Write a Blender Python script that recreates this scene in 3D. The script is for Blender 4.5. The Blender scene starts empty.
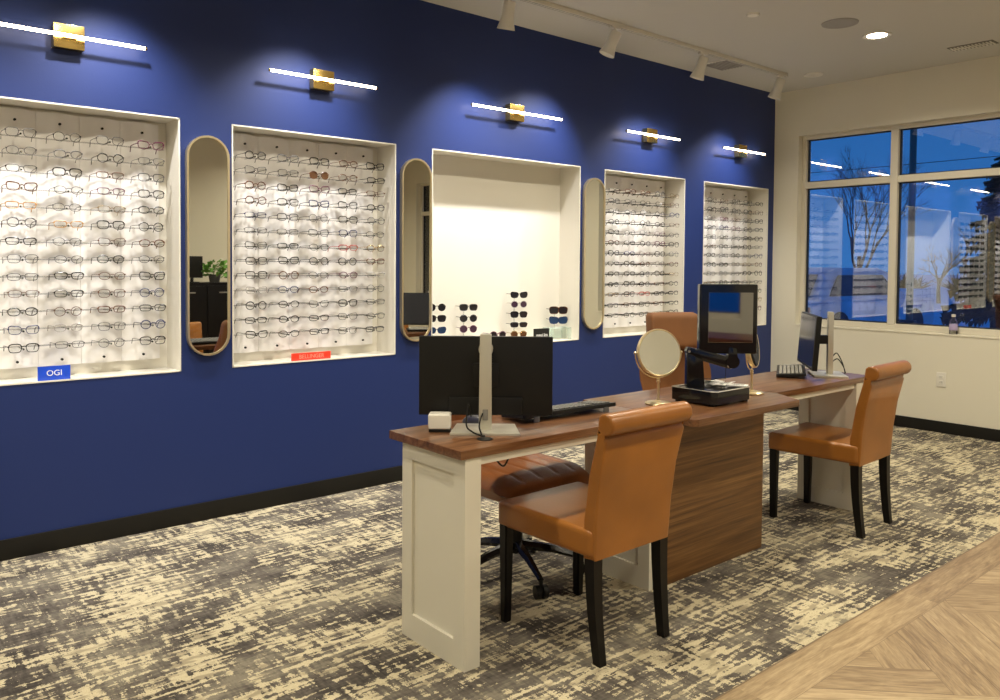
import bpy, bmesh, math, random
from mathutils import Vector, Matrix
PI = math.pi
random.seed(7)
S = bpy.context.scene
COL = S.collection

# ------------------------------------------------------------------ camera
CAMZ = 1.3832
cd = bpy.data.cameras.new('camera'); cam = bpy.data.objects.new('camera', cd); COL.objects.link(cam)
yaw, pitch, roll = math.radians(40.42632), math.radians(1.81249), math.radians(0.42084)
F = Vector((math.sin(yaw)*math.cos(pitch), math.cos(yaw)*math.cos(pitch), -math.sin(pitch)))
R0 = Vector((math.cos(yaw), -math.sin(yaw), 0)); U0 = R0.cross(F)
R = math.cos(roll)*R0 + math.sin(roll)*U0; U = -math.sin(roll)*R0 + math.cos(roll)*U0
m = Matrix(((R.x, U.x, -F.x), (R.y, U.y, -F.y), (R.z, U.z, -F.z))).to_4x4()
m.translation = Vector((0, 0, CAMZ)); cam.matrix_world = m
cd.sensor_width = 36; cd.lens = 805.03*0.036; cd.shift_y = -(350-289.2)/1000; cd.clip_start = .05; cd.clip_end = 400
S.camera = cam

# ------------------------------------------------------------------ world: dusk sky
w = bpy.data.worlds.new('dusk'); S.world = w; w.use_nodes = True
nt = w.node_tree; nt.nodes.clear()
out = nt.nodes.new('ShaderNodeOutputWorld'); bg = nt.nodes.new('ShaderNodeBackground')
tc = nt.nodes.new('ShaderNodeTexCoord'); sx = nt.nodes.new('ShaderNodeSeparateXYZ'); rp = nt.nodes.new('ShaderNodeValToRGB')
nt.links.new(tc.outputs['Generated'], sx.inputs[0]); nt.links.new(sx.outputs['Z'], rp.inputs[0])
rp.color_ramp.elements[0].position = 0.0; rp.color_ramp.elements[0].color = (.050, .25, .66, 1)
rp.color_ramp.elements[1].position = .45; rp.color_ramp.elements[1].color = (.006, .115, .47, 1)
nt.links.new(rp.outputs[0], bg.inputs[0]); bg.inputs[1].default_value = 0.95
nt.links.new(bg.outputs[0], out.inputs[0])

# ------------------------------------------------------------------ exposure
S.view_settings.view_transform = 'Standard'; S.view_settings.look = 'None'
S.view_settings.exposure = 0.0; S.view_settings.gamma = 1; S.view_settings.use_curve_mapping = False

# light strengths
P_DOWN, P_SPOT, E_BAR = 23.0, 108.0, 17.0
WARM = (1.0, .905, .70); SPOTC = (1.0, .97, .93); BARC = (1.0, .84, .60)

# ------------------------------------------------------------------ materials
MATS = {}
def mat(name, col=(.8, .8, .8), rough=.5, metal=0, spec=.5, coat=0, trans=0, alpha=1, emit=None, es=0, bump=0, bscale=80, var=0, vscale=6):
    if name in MATS: return MATS[name]
    M = bpy.data.materials.new(name); M.use_nodes = True; t = M.node_tree; b = t.nodes['Principled BSDF']
    b.inputs['Base Color'].default_value = (*col, 1); b.inputs['Roughness'].default_value = rough
    b.inputs['Metallic'].default_value = metal; b.inputs['Specular IOR Level'].default_value = spec
    b.inputs['Coat Weight'].default_value = coat; b.inputs['Coat Roughness'].default_value = .15
    b.inputs['Transmission Weight'].default_value = trans; b.inputs['Alpha'].default_value = alpha
    if emit: b.inputs['Emission Color'].default_value = (*emit, 1); b.inputs['Emission Strength'].default_value = es
    co = t.nodes.new('ShaderNodeTexCoord')
    n = t.nodes.new('ShaderNodeTexNoise'); n.inputs['Scale'].default_value = bscale; t.links.new(co.outputs['Object'], n.inputs['Vector'])
    if bump:
        bp = t.nodes.new('ShaderNodeBump'); bp.inputs['Strength'].default_value = bump; bp.inputs['Distance'].default_value = .002
        t.links.new(n.outputs[0], bp.inputs['Height']); t.links.new(bp.outputs[0], b.inputs['Normal'])
    if var:
        n2 = t.nodes.new('ShaderNodeTexNoise'); n2.inputs['Scale'].default_value = vscale; t.links.new(co.outputs['Object'], n2.inputs['Vector'])
        cr = t.nodes.new('ShaderNodeValToRGB'); cr.color_ramp.elements[0].position = .3; cr.color_ramp.elements[1].position = .7
        cr.color_ramp.elements[0].color = (*[c*(1-var) for c in col], 1); cr.color_ramp.elements[1].color = (*[min(1, c*(1+var)) for c in col], 1)
        t.links.new(n2.outputs[0], cr.inputs[0]); t.links.new(cr.outputs[0], b.inputs['Base Color'])
    MATS[name] = M; return M
def link(t, a, b): t.links.new(a, b)

def nodes_for(name):
    M = bpy.data.materials.new(name); M.use_nodes = True; t = M.node_tree; MATS[name] = M
    return M, t, t.nodes['Principled BSDF']
def mapped(t, scale, rot=(0, 0, 0), src='Object'):
    co = t.nodes.new('ShaderNodeTexCoord'); mp = t.nodes.new('ShaderNodeMapping')
    mp.inputs['Scale'].default_value = scale; mp.inputs['Rotation'].default_value = rot
    link(t, co.outputs[src], mp.inputs[0]); return mp.outputs[0]
def noise(t, vec, scale=1, detail=2, rough=.5, dist=0):
    n = t.nodes.new('ShaderNodeTexNoise'); n.inputs['Scale'].default_value = scale; n.inputs['Detail'].default_value = detail
    n.inputs['Roughness'].default_value = rough; n.inputs['Distortion'].default_value = dist; link(t, vec, n.inputs['Vector']); return n.outputs[0]
def mth(t, op, a, b=0.0, clamp=False):
    n = t.nodes.new('ShaderNodeMath'); n.operation = op; n.use_clamp = clamp
    for i, v in enumerate((a, b)):
        if hasattr(v, 'is_output'): link(t, v, n.inputs[i])
        else: n.inputs[i].default_value = v
    return n.outputs[0]
def ramp(t, fac, stops, interp='LINEAR'):
    r = t.nodes.new('ShaderNodeValToRGB'); r.color_ramp.interpolation = interp
    while len(r.color_ramp.elements) < len(stops): r.color_ramp.elements.new(.5)
    for e, (p, c) in zip(r.color_ramp.elements, stops): e.position = p; e.color = (*c, 1)
    link(t, fac, r.inputs[0]); return r.outputs[0]
def mixc(t, fac, a, b):
    n = t.nodes.new('ShaderNodeMix'); n.data_type = 'RGBA'
    if hasattr(fac, 'is_output'): link(t, fac, n.inputs[0])
    else: n.inputs[0].default_value = fac
    for i, v in ((6, a), (7, b)):
        if hasattr(v, 'is_output'): link(t, v, n.inputs[i])
        else: n.inputs[i].default_value = (*v, 1)
    return n.outputs[2]

def carpet_mat():
    M, t, b = nodes_for('carpet')
    P = (1, 1, 1)
    big = noise(t, mapped(t, (2.4, 4.2, 1)), 1, 3, .6)             # large drifts
    sxn = noise(t, mapped(t, (7.5, 42, 1)), 1, 3, .62)               # threads along the wall
    syn = noise(t, mapped(t, (42, 7, 1)), 1, 3, .62)                # threads across
    fine = noise(t, mapped(t, (190, 190, 1)), 1, 1, .6)
    v = mth(t, 'ADD', mth(t, 'MULTIPLY', big, .85), mth(t, 'MULTIPLY', sxn, .95))
    v = mth(t, 'ADD', v, mth(t, 'MULTIPLY', syn, .70)); v = mth(t, 'ADD', v, mth(t, 'MULTIPLY', fine, .25))
    co = t.nodes.new('ShaderNodeTexCoord'); sp = t.nodes.new('ShaderNodeSeparateXYZ'); link(t, co.outputs['Object'], sp.inputs[0])
    wob = noise(t, mapped(t, (5, 5, 1)), 1, 3, .7)
    gx = mth(t, 'SINE', mth(t, 'ADD', mth(t, 'MULTIPLY', sp.outputs[1], 2*PI/.030), mth(t, 'MULTIPLY', wob, 14)))
    gy = mth(t, 'SINE', mth(t, 'ADD', mth(t, 'MULTIPLY', sp.outputs[0], 2*PI/.046), mth(t, 'MULTIPLY', wob, 17)))
    v = mth(t, 'ADD', v, mth(t, 'ADD', mth(t, 'MULTIPLY', gx, .034), mth(t, 'MULTIPLY', gy, .030)))
    v = mth(t, 'SUBTRACT', v, .900)
    cream = ramp(t, v, [(.492, (0, 0, 0)), (.518, (1, 1, 1))])
    big2 = noise(t, mapped(t, (3.1, 5.0, 7)), 1, 2, .5)
    s2 = noise(t, mapped(t, (14, 70, 5)), 1, 2, .6); s3 = noise(t, mapped(t, (70, 14, 5)), 1, 2, .6)
    tv = mth(t, 'ADD', mth(t, 'MULTIPLY', big2, .6), mth(t, 'ADD', mth(t, 'MULTIPLY', s2, .25), mth(t, 'MULTIPLY', s3, .25)))
    base = ramp(t, tv, [(.42, (.048, .042, .038)), (.50, (.085, .074, .066)), (.58, (.135, .119, .10)), (.66, (.22, .197, .155))])
    cc = mixc(t, ramp(t, noise(t, mapped(t, (9, 26, 3)), 1, 2, .6), [(.40, (0, 0, 0)), (.50, (1, 1, 1))]), (.33, .285, .20), ramp(t, fine, [(.3, (.47, .41, .275)), (.7, (.60, .53, .37))]))
    c = mixc(t, cream, base, cc)
    link(t, c, b.inputs['Base Color']); b.inputs['Roughness'].default_value = .95; b.inputs['Specular IOR Level'].default_value = .15
    bp = t.nodes.new('ShaderNodeBump'); bp.inputs['Strength'].default_value = .5; bp.inputs['Distance'].default_value = .004
    link(t, fine, bp.inputs['Height']); link(t, bp.outputs[0], b.inputs['Normal'])
    return M
def wood_mat(name, dark, mid, light, scale=(1, 1, 1), rough=.35, coat=.2, rot=(0, 0, 0), src='Object', rnd=False):
    M, t, b = nodes_for(name)
    v = mapped(t, scale, rot, src)
    if rnd:
        at = t.nodes.new('ShaderNodeAttribute'); at.attribute_name = 'tone'
        cmb = t.nodes.new('ShaderNodeVectorMath'); cmb.operation = 'ADD'; link(t, v, cmb.inputs[0])
        sc = t.nodes.new('ShaderNodeVectorMath'); sc.operation = 'SCALE'; link(t, at.outputs['Color'], sc.inputs[0]); sc.inputs['Scale'].default_value = 37
        link(t, sc.outputs[0], cmb.inputs[1]); v = cmb.outputs[0]
    g1 = noise(t, v, 1, 5, .6, .8); g2 = noise(t, v, 4.5, 3, .6, .3)
    f = mth(t, 'ADD', mth(t, 'MULTIPLY', g1, .7), mth(t, 'MULTIPLY', g2, .3))
    if rnd:
        sp = t.nodes.new('ShaderNodeSeparateColor'); link(t, at.outputs['Color'], sp.inputs[0])
        f = mth(t, 'ADD', f, mth(t, 'MULTIPLY', mth(t, 'SUBTRACT', sp.outputs[0], .5), .13))
    c = ramp(t, f, [(.35, dark), (.5, mid), (.65, light)])
    if rnd:   # plank joints from the board's own width coordinate
        uv = t.nodes.new('ShaderNodeUVMap'); s = t.nodes.new('ShaderNodeSeparateXYZ'); link(t, uv.outputs[0], s.inputs[0])
        e = mth(t, 'MINIMUM', s.outputs[1], mth(t, 'SUBTRACT', .16, s.outputs[1]))
        k = mth(t, 'LESS_THAN', e, .0018)
        c = mixc(t, k, c, tuple(x*.80 for x in dark))
    link(t, c, b.inputs['Base Color']); b.inputs['Roughness'].default_value = rough; b.inputs['Coat Weight'].default_value = coat
    b.inputs['Coat Roughness'].default_value = .3
    bp = t.nodes.new('ShaderNodeBump'); bp.inputs['Strength'].default_value = .12; bp.inputs['Distance'].default_value = .001
    link(t, f, bp.inputs['Height']); link(t, bp.outputs[0], b.inputs['Normal'])
    return M
def glass_mat(name, tint=(1, 1, 1), base=.05, rough=0.0):
    M, t, b = nodes_for(name); t.nodes.remove(b); o = t.nodes['Material Output']
    tr = t.nodes.new('ShaderNodeBsdfTransparent'); tr.inputs[0].default_value = (*tint, 1)
    gl = t.nodes.new('ShaderNodeBsdfGlossy'); gl.inputs['Roughness'].default_value = rough
    fr = t.nodes.new('ShaderNodeFresnel'); fr.inputs[0].default_value = 1.5
    f = mth(t, 'ADD', mth(t, 'MULTIPLY', fr.outputs[0], 1.0), base, True)
    mx = t.nodes.new('ShaderNodeMixShader'); link(t, f, mx.inputs[0]); link(t, tr.outputs[0], mx.inputs[1]); link(t, gl.outputs[0], mx.inputs[2])
    link(t, mx.outputs[0], o.inputs['Surface']); return M
def mirror_mat():
    M, t, b = nodes_for('mirror_glass'); b.inputs['Base Color'].default_value = (.84, .85, .82, 1); b.inputs['Metallic'].default_value = 1; b.inputs['Roughness'].default_value = .01
    return M

mat('blue_paint', (.011, .027, .132), .5, spec=.4, bump=.15, bscale=160)
mat('beige_paint', (.72, .685, .575), .7, spec=.3, bump=.1, bscale=150)
mat('ceiling_paint', (.56, .55, .515), .85, spec=.2, bump=.1, bscale=120)
mat('niche_white', (.78, .75, .67), .55, spec=.3)
mat('panel_white', (.86, .84, .83), .5, spec=.3)
mat('white_cabinet', (.72, .69, .59), .45, spec=.4)
mat('black_rubber', (.012, .011, .009), .55, spec=.2)
mat('window_vinyl', (.66, .62, .52), .45)
mat('black_gasket', (.01, .012, .015), .5)
mat('white_metal', (.72, .70, .64), .4)
mat('vent_dark', (.20, .19, .17), .6)
mat('speaker_mesh', (.32, .31, .29), .7)
mat('brass', (.72, .50, .16), .22, metal=1)
mat('pale_brass', (.78, .66, .42), .28, metal=.85)
mat('steel', (.55, .52, .46), .32, metal=1)
mat('silver_plastic', (.58, .56, .48), .35, metal=.5)
mat('black_plastic', (.007, .007, .007), .4, spec=.3, bump=.1, bscale=500)
mat('gloss_black', (.008, .008, .009), .12, spec=.5)
mat('grey_plastic', (.10, .10, .10), .45)
mat('key_dark', (.11, .11, .105), .5)
mat('key_grey', (.26, .25, .22), .5)
mat('white_plastic', (.75, .72, .65), .35)
mat('leather_tan', (.30, .112, .018), .30, spec=.45, coat=.12, bump=.35, bscale=180, var=.16, vscale=5)
mat('leather_brown', (.215, .072, .020), .34, spec=.5, coat=.2, bump=.35, bscale=180, var=.2, vscale=5)
mat('suede_brown', (.18, .072, .023), .6, spec=.3, bump=.5, bscale=220, var=.12, vscale=6)
mat('black_wood', (.005, .004, .004), .35, spec=.25)
mat('bar_glow', (1, .95, .85), .5, emit=BARC, es=E_BAR)
mat('lamp_glow', (1, .95, .85), .5, emit=(1, .86, .62), es=30)
mat('spot_glow', (1, .95, .85), .5, emit=(1, .95, .85), es=.6)
mat('sign_blue', (.01, .07, .62), .35)
mat('sign_red', (.85, .045, .02), .35)
mat('sign_black', (.01, .01, .01), .35)
mat('letter_white', (.85, .85, .85), .5)
mat('letter_pink', (.95, .30, .22), .5)
mat('screen_blue', (.01, .03, .2), .15, emit=(.02, .10, .75), es=.55)
mat('screen_dark', (.02, .022, .03), .12, spec=.6)
mat('screen_mirror', (.34, .34, .34), .03, metal=1)
mat('paper', (.78, .78, .76), .6)
mat('snow', (.80, .86, .92), .8, bump=.6, bscale=3)
mat('bark', (.035, .028, .024), .9, var=.3)
mat('conifer', (.012, .028, .016), .9, var=.3)
mat('car_snow', (.70, .76, .82), .6, var=.15, vscale=2)
mat('car_glass', (.02, .03, .04), .1, spec=.6)
mat('tyre', (.012, .012, .012), .7)
mat('foliage', (.14, .34, .06), .5, var=.4, vscale=20)
mat('pot', (.05, .05, .05), .4)
mat('pole_green', (.06, .12, .10), .5)
mat('lens_grad', (.02, .018, .022), .08, spec=.7)
mat('lens_brown', (.10, .045, .02), .08, spec=.7)
mat('lens_blue', (.02, .05, .12), .08, spec=.7)
mat('lens_violet', (.06, .03, .055), .08, spec=.7)
glass_mat('clear_lens', (.975, .98, .98), .0)
glass_mat('acrylic', (.96, .985, .975), .02, .02)
mat('green_acrylic', (.74, .93, .84), .2, alpha=.30)
glass_mat('shadow_rail_tint', (.84, .84, .85), .0, .1)  # tinted so the added rails throw faint shadow lines on the boards
glass_mat('window_glass', (.90, .95, 1.0), .15)
mirror_mat(); carpet_mat()
wood_mat('walnut_top', (.075, .030, .012), (.150, .064, .026), (.235, .112, .050), (2.0, 38, 38), .26, .45)
wood_mat('walnut_face', (.070, .030, .009), (.150, .068, .020), (.25, .128, .043), (1.1, 20, 48), .4, .1, (0, math.radians(7), 0))
wood_mat('oak_plank', (.20, .132, .066), (.33, .236, .128), (.46, .345, .20), (5, 45, 1), .42, .1, src='UV', rnd=True)
wood_mat('brown_cabinet', (.06, .02, .01), (.11, .03, .014), (.16, .05, .02), (3, 20, 20), .4, .1)
FR = {'black': mat('frame_black', (.008, .008, .009), .25), 'tortoise': mat('frame_tortoise', (.11, .035, .012), .25, var=.6, vscale=60),
      'red': mat('frame_red', (.45, .03, .02), .3), 'navy': mat('frame_navy', (.02, .03, .12), .25), 'amber': mat('frame_amber', (.50, .25, .06), .3),
      'grey': mat('frame_grey', (.09, .09, .10), .3), 'gunmetal': mat('frame_gunmetal', (.12, .12, .13), .3, metal=1), 'gold': mat('frame_gold', (.5, .36, .18), .25, metal=1),
      'clear': mat('frame_clear', (.45, .42, .40), .15), 'plum': mat('frame_plum', (.12, .02, .06), .3)}

# ------------------------------------------------------------------ mesh helpers
class MB:
    """collects shapes, then becomes ONE mesh object"""
    def __init__(s): s.bm = bmesh.new()
    def _mark(s): return len(s.bm.verts), len(s.bm.faces)
    def box(s, a, b, bev=0, seg=2, M=None, mi=0):
        x0, y0, z0 = a; x1, y1, z1 = b; t = bmesh.new()
        bmesh.ops.create_cube(t, size=1)
        for v in t.verts: v.co = Vector(((x0+x1)/2+v.co.x*(x1-x0), (y0+y1)/2+v.co.y*(y1-y0), (z0+z1)/2+v.co.z*(z1-z0)))
        if bev: bmesh.ops.bevel(t, geom=t.edges[:], offset=bev, segments=seg, profile=.7, affect='EDGES')
        s._join(t, M, mi); return s
    def _join(s, t, M=None, mi=0):
        if M is not None: bmesh.ops.transform(t, matrix=M, verts=t.verts)
        for f in t.faces: f.material_index = mi
        me = bpy.data.meshes.new('tmp'); t.to_mesh(me); t.free(); s.bm.from_mesh(me); bpy.data.meshes.remove(me)
    def cyl(s, p, q, r0, r1=None, n=16, mi=0, caps=True):
        p, q = Vector(p), Vector(q); r1 = r0 if r1 is None else r1; d = q-p; t = bmesh.new()
        bmesh.ops.create_cone(t, cap_ends=caps, segments=n, radius1=r0, radius2=max(r1, 1e-5), depth=d.length)
        M = Matrix.Translation((p+q)/2) @ d.to_track_quat('Z', 'Y').to_matrix().to_4x4(); s._join(t, M, mi); return s
    def sph(s, c, r, sc=(1, 1, 1), n=16, mi=0):
        t = bmesh.new(); bmesh.ops.create_uvsphere(t, u_segments=n, v_segments=max(6, n//2), radius=r)
        s._join(t, Matrix.Translation(c) @ Matrix.Diagonal((*sc, 1)), mi); return s
    def lathe(s, prof, n=24, M=None, mi=0):
        t = bmesh.new(); rings = []
        for r, z in prof: rings.append([t.verts.new((max(r, 1e-5)*math.cos(2*PI*k/n), max(r, 1e-5)*math.sin(2*PI*k/n), z)) for k in range(n)])
        for a, b in zip(rings, rings[1:]):
            for k in range(n): t.faces.new((a[k], a[(k+1) % n], b[(k+1) % n], b[k]))
        t.faces.new(rings[0][::-1]); t.faces.new(rings[-1]); bmesh.ops.recalc_face_normals(t, faces=t.faces); s._join(t, M, mi); return s
    def tube(s, pts, r, n=6, closed=False, mi=0, M=None, rs=None):
        pts = [Vector(p) for p in pts]; N = len(pts); t = bmesh.new(); rings = []; up = None
        for i, p in enumerate(pts):
            if closed: d = pts[(i+1) % N]-pts[i-1]
            else: d = pts[min(i+1, N-1)]-pts[max(i-1, 0)]
            d.normalize()
            if up is None:
                up = Vector((0, 0, 1)) if abs(d.z) < .9 else Vector((1, 0, 0))
                if closed: up = Vector((0, 1, 0)) if abs(d.y) < .9 else up
            a = d.cross(up); a = a.normalized() if a.length > 1e-6 else d.orthogonal().normalized(); b = a.cross(d).normalized()
            if not closed: up = b
            rr = rs[i] if rs else r
            rings.append([t.verts.new(p+a*rr*math.cos(2*PI*k/n)+b*rr*math.sin(2*PI*k/n)) for k in range(n)])
        for i in range(N if closed else N-1):
            A, B = rings[i], rings[(i+1) % N]
            for k in range(n): t.faces.new((A[k], A[(k+1) % n], B[(k+1) % n], B[k]))
        if not closed: t.faces.new(rings[0][::-1]); t.faces.new(rings[-1])
        bmesh.ops.recalc_face_normals(t, faces=t.faces); s._join(t, M, mi); return s
    def prism(s, poly, h0, h1, axis='z', M=None, mi=0, bev=0):
        t = bmesh.new()
        def P(u, v, w): return {'z': (u, v, w), 'y': (u, w, v), 'x': (w, u, v)}[axis]
        a = [t.verts.new(P(u, v, h0)) for u, v in poly]; b = [t.verts.new(P(u, v, h1)) for u, v in poly]; n = len(poly)
        t.faces.new(a[::-1]); t.faces.new(b)
        for k in range(n): t.faces.new((a[k], a[(k+1) % n], b[(k+1) % n], b[k]))
        bmesh.ops.recalc_face_normals(t, faces=t.faces)
        if bev: bmesh.ops.bevel(t, geom=t.edges[:], offset=bev, segments=2, profile=.7, affect='EDGES')
        s._join(t, M, mi); return s
    def grid(s, fn, nu, nv, M=None, mi=0, closed_u=False):
        t = bmesh.new(); V = [[t.verts.new(fn(i/nu, j/nv)) for j in range(nv+1)] for i in range(nu+(0 if closed_u else 1))]
        for i in range(nu):
            for j in range(nv): t.faces.new((V[i][j], V[(i+1) % len(V)][j], V[(i+1) % len(V)][j+1], V[i][j+1]))
        s._join(t, M, mi); return s
    def face(s, pts, mi=0):
        f = s.bm.faces.new([s.bm.verts.new(p) for p in pts]); f.material_index = mi; return s
    def build(s, name, mats, parent=None, loc=None, sharp=35, smooth=True, sub=0):
        me = bpy.data.meshes.new(name); s.bm.to_mesh(me); s.bm.free()
        for mm in (mats if isinstance(mats, (list, tuple)) else [mats]): me.materials.append(MATS[mm] if isinstance(mm, str) else mm)
        if smooth:
            me.shade_smooth()
            if not sub: me.set_sharp_from_angle(angle=math.radians(sharp))
        o = bpy.data.objects.new(name, me); COL.objects.link(o)
        if sub: md = o.modifiers.new('sub', 'SUBSURF'); md.levels = sub; md.render_levels = sub
        if parent: o.parent = parent
        if loc: o.location = loc
        return o
def tag(o, label, cat, group=None):
    o['label'] = label; o['category'] = cat
    if group: o['group'] = group
    return o
def struct(o, label=None):
    o['kind'] = 'structure'
    if label: o['label'] = label
    return o
def thing(name, label, cat, loc=(0, 0, 0), rz=0, group=None):
    o = bpy.data.objects.new(name, None); o.empty_display_size = .05; COL.objects.link(o); o.location = loc; o.rotation_euler = (0, 0, rz)
    return tag(o, label, cat, group)
def dup(root, loc, rz=None, label=None, group=None):
    kids = list(root.children)
    r = root.copy(); COL.objects.link(r); r.location = loc
    if rz is not None: r.rotation_euler = (0, 0, rz)
    if label: r['label'] = label
    if group: r['group'] = group
    for ch in kids:
        c = ch.copy(); COL.objects.link(c); c.parent = r
        for g in list(ch.children):
            d = g.copy(); COL.objects.link(d); d.parent = c
    return r
def text_obj(name, txt, size, mat_name, parent, loc, rot=(PI/2, 0, 0), ext=.0008):
    cu = bpy.data.curves.new('t', 'FONT'); cu.body = txt; cu.size = size; cu.extrude = ext; cu.align_x = 'CENTER'; cu.align_y = 'CENTER'
    to = bpy.data.objects.new('t', cu); COL.objects.link(to)
    me = bpy.data.meshes.new_from_object(to.evaluated_get(bpy.context.evaluated_depsgraph_get()))
    bpy.data.objects.remove(to); me.materials.clear(); me.materials.append(MATS[mat_name])
    o = bpy.data.objects.new(name, me); COL.objects.link(o); o.parent = parent; o.location = loc; o.rotation_euler = rot; return o

def spline(pts):
    P = [Vector(p) for p in pts]; Q = []
    for i in range(len(P)-1):
        p0, p1, p2, p3 = P[max(i-1, 0)], P[i], P[i+1], P[min(i+2, len(P)-1)]
        for k in range(6):
            s_ = k/6; Q.append(.5*((2*p1)+(-p0+p2)*s_+(2*p0-5*p1+4*p2-p3)*s_*s_+(-p0+3*p1-3*p2+p3)*s_**3))
    return Q+[P[-1]]
# ------------------------------------------------------------------ room
D, XR, ZC = 4.274, 7.142, 3.054
XL, YB = -2.6, -2.3
YC = 1.474
ZT, ZB, NB = 2.125, .808, 4.49
NICHES = [(.404, 1.452), (1.729, 2.777), (3.055, 4.432), (4.704, 5.727), (6.002, 7.043)]

def holed_wall(name, mname, axis, pos, thick, u0, u1, z0, z1, holes, label):
    """a wall with rectangular openings; axis 'y' = plane of constant Y (u is X), 'x' = constant X (u is Y)"""
    mb = MB(); us = sorted({u0, u1, *[h[0] for h in holes], *[h[1] for h in holes]}); 
    for a, b in zip(us, us[1:]):
        hs = [h for h in holes if h[0] <= a+1e-6 and h[1] >= b-1e-6]
        segs = [(z0, z1)] if not hs else [(z0, hs[0][2]), (hs[0][3], z1)]
        for s0, s1 in segs:
            if axis == 'y': mb.box((a, pos, s0), (b, pos+thick, s1))
            else: mb.box((pos, a, s0), (pos+thick, b, s1))
    bmesh.ops.remove_doubles(mb.bm, verts=mb.bm.verts, dist=1e-5)
    # drop the internal walls between neighbouring blocks
    seen = {}
    for f in mb.bm.faces:
        k = tuple(sorted(v.index for v in f.verts)); seen.setdefault(k, []).append(f)
    kill = [f for fs in seen.values() if len(fs) > 1 for f in fs]
    bmesh.ops.delete(mb.bm, geom=kill, context='FACES_ONLY')
    return struct(mb.build(name, mname, smooth=False), label)

holed_wall('wall_back', 'blue_paint', 'y', D, .012, XL, XR, 0, ZC, [(a, b, ZB, ZT) for a, b in NICHES], 'deep blue painted wall with five lit display niches')
WINS = [(1.93, 4.023), (-1.9, -.3)]
WZ0, WZ1 = .826, 2.617
holed_wall('wall_right', 'beige_paint', 'x', XR, .18, YB, D+.3, 0, ZC, [(WINS[1][0], WINS[1][1], WZ0, WZ1), (WINS[0][0], WINS[0][1], WZ0, WZ1)], 'warm beige wall with the large window')
holed_wall('wall_left', 'beige_paint', 'x', XL-.1, .1, YB, D+.3, 0, ZC, [], 'beige wall at the left end of the room')
holed_wall('wall_front', 'beige_paint', 'y', YB-.15, .15, XL, XR, 0, ZC, [(-.7, 1.30, WZ0, WZ1)], 'beige wall behind the viewer')
mb = MB(); mb.box((XL-.1, YB-.15, ZC), (XR+.18, D+.3, ZC+.05)); struct(mb.build('ceiling', 'ceiling_paint', smooth=False), 'off-white flat ceiling')
mb = MB(); mb.box((XL-.1, YB-.15, -.10), (XR+.18, D+.3, -.012)); struct(mb.build('floor', 'grey_plastic', smooth=False), 'floor slab')
mb = MB(); mb.box((XL, YC, -.012), (XR, D, 0)); struct(mb.build('floor', 'carpet', smooth=False), 'grey and cream distressed carpet')
# wood planks: border board + 45 degree herringbone, all one surface
def plank_floor():
    bm = bmesh.new(); uvl = bm.loops.layers.uv.new('UVMap'); cl = bm.loops.layers.float_color.new('tone')
    rr = random.Random(3)
    def plank(o, du, dv, L, W, clip=True):
        t = bmesh.new(); uv = t.loops.layers.uv.new('UVMap'); c = t.loops.layers.float_color.new('tone')
        vs = [t.verts.new(o+du*a+dv*b) for a, b in ((0, 0), (L, 0), (L, W), (0, W))]; f = t.faces.new(vs)
        tone = rr.random()
        for l, (a, b) in zip(f.loops, ((0, 0), (L, 0), (L, W), (0, W))): l[uv].uv = (a, b); l[c] = (tone, rr.random()*0+tone, tone, 1)
        if f.normal.z < 0 or (t.normal_update() or f.normal.z < 0): bmesh.ops.reverse_faces(t, faces=t.faces)
        lim = [((0, YC-.165, 0), (0, 1, 0)), ((0, YB, 0), (0, -1, 0)), ((XR, 0, 0), (1, 0, 0)), ((XL, 0, 0), (-1, 0, 0))]
        if clip:
            for co, no in lim:
                if t.faces: bmesh.ops.bisect_plane(t, geom=t.verts[:]+t.edges[:]+t.faces[:], plane_co=co, plane_no=no, clear_outer=True)
        if t.faces:
            me = bpy.data.meshes.new('t'); t.to_mesh(me); bm.from_mesh(me); bpy.data.meshes.remove(me)
        t.free()
    L, W = .96, .16
    X = Vector((1, 0, 0)); Y = Vector((0, 1, 0))
    x = XL
    while x < XR:
        ln = min(1.22, XR-x); plank(Vector((x, YC-.165, 0)), X, Y, ln, .165, False); x += 1.22
    a = Vector((1, 1, 0)).normalized(); b = Vector((1, -1, 0)).normalized()
    n = 6; b = Vector((-1, 1, 0)).normalized()
    org = Vector((2.9, .2, 0))
    for k in range(-70, 70):
        for j in range(-8, 8):
            o = org + (a+b)*(k*W) + a*(2*n*W*j)
            if not (XL-2.5 < o.x < XR+2.5 and YB-2.5 < o.y < YC+2.5): continue
            plank(o, a, b, L, W)
            plank(o+a*(n*W)+b*((1-n)*W)+a*W, b, -a, L, W)
    me = bpy.data.meshes.new('floor_planks'); bm.to_mesh(me); bm.free(); me.materials.append(MATS['oak_plank'])
    o = bpy.data.objects.new('floor', me); COL.objects.link(o); struct(o, 'light oak plank floor laid in a herringbone with a border board')
plank_floor()
# baseboards
def baseboard(name, a, b):
    mb = MB(); mb.box(a, b, .003); struct(mb.build(name, 'black_rubber'))
baseboard('baseboard_back', (XL, D-.012, 0), (XR-.012, D, .096))
baseboard('baseboard_right', (XR-.012, YB, 0), (XR, D, .096))
baseboard('baseboard_left', (XL, YB, 0), (XL+.012, D-.012, .096))
baseboard('baseboard_front', (XL+.012, YB, 0), (XR-.012, YB+.012, .096))

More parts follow.
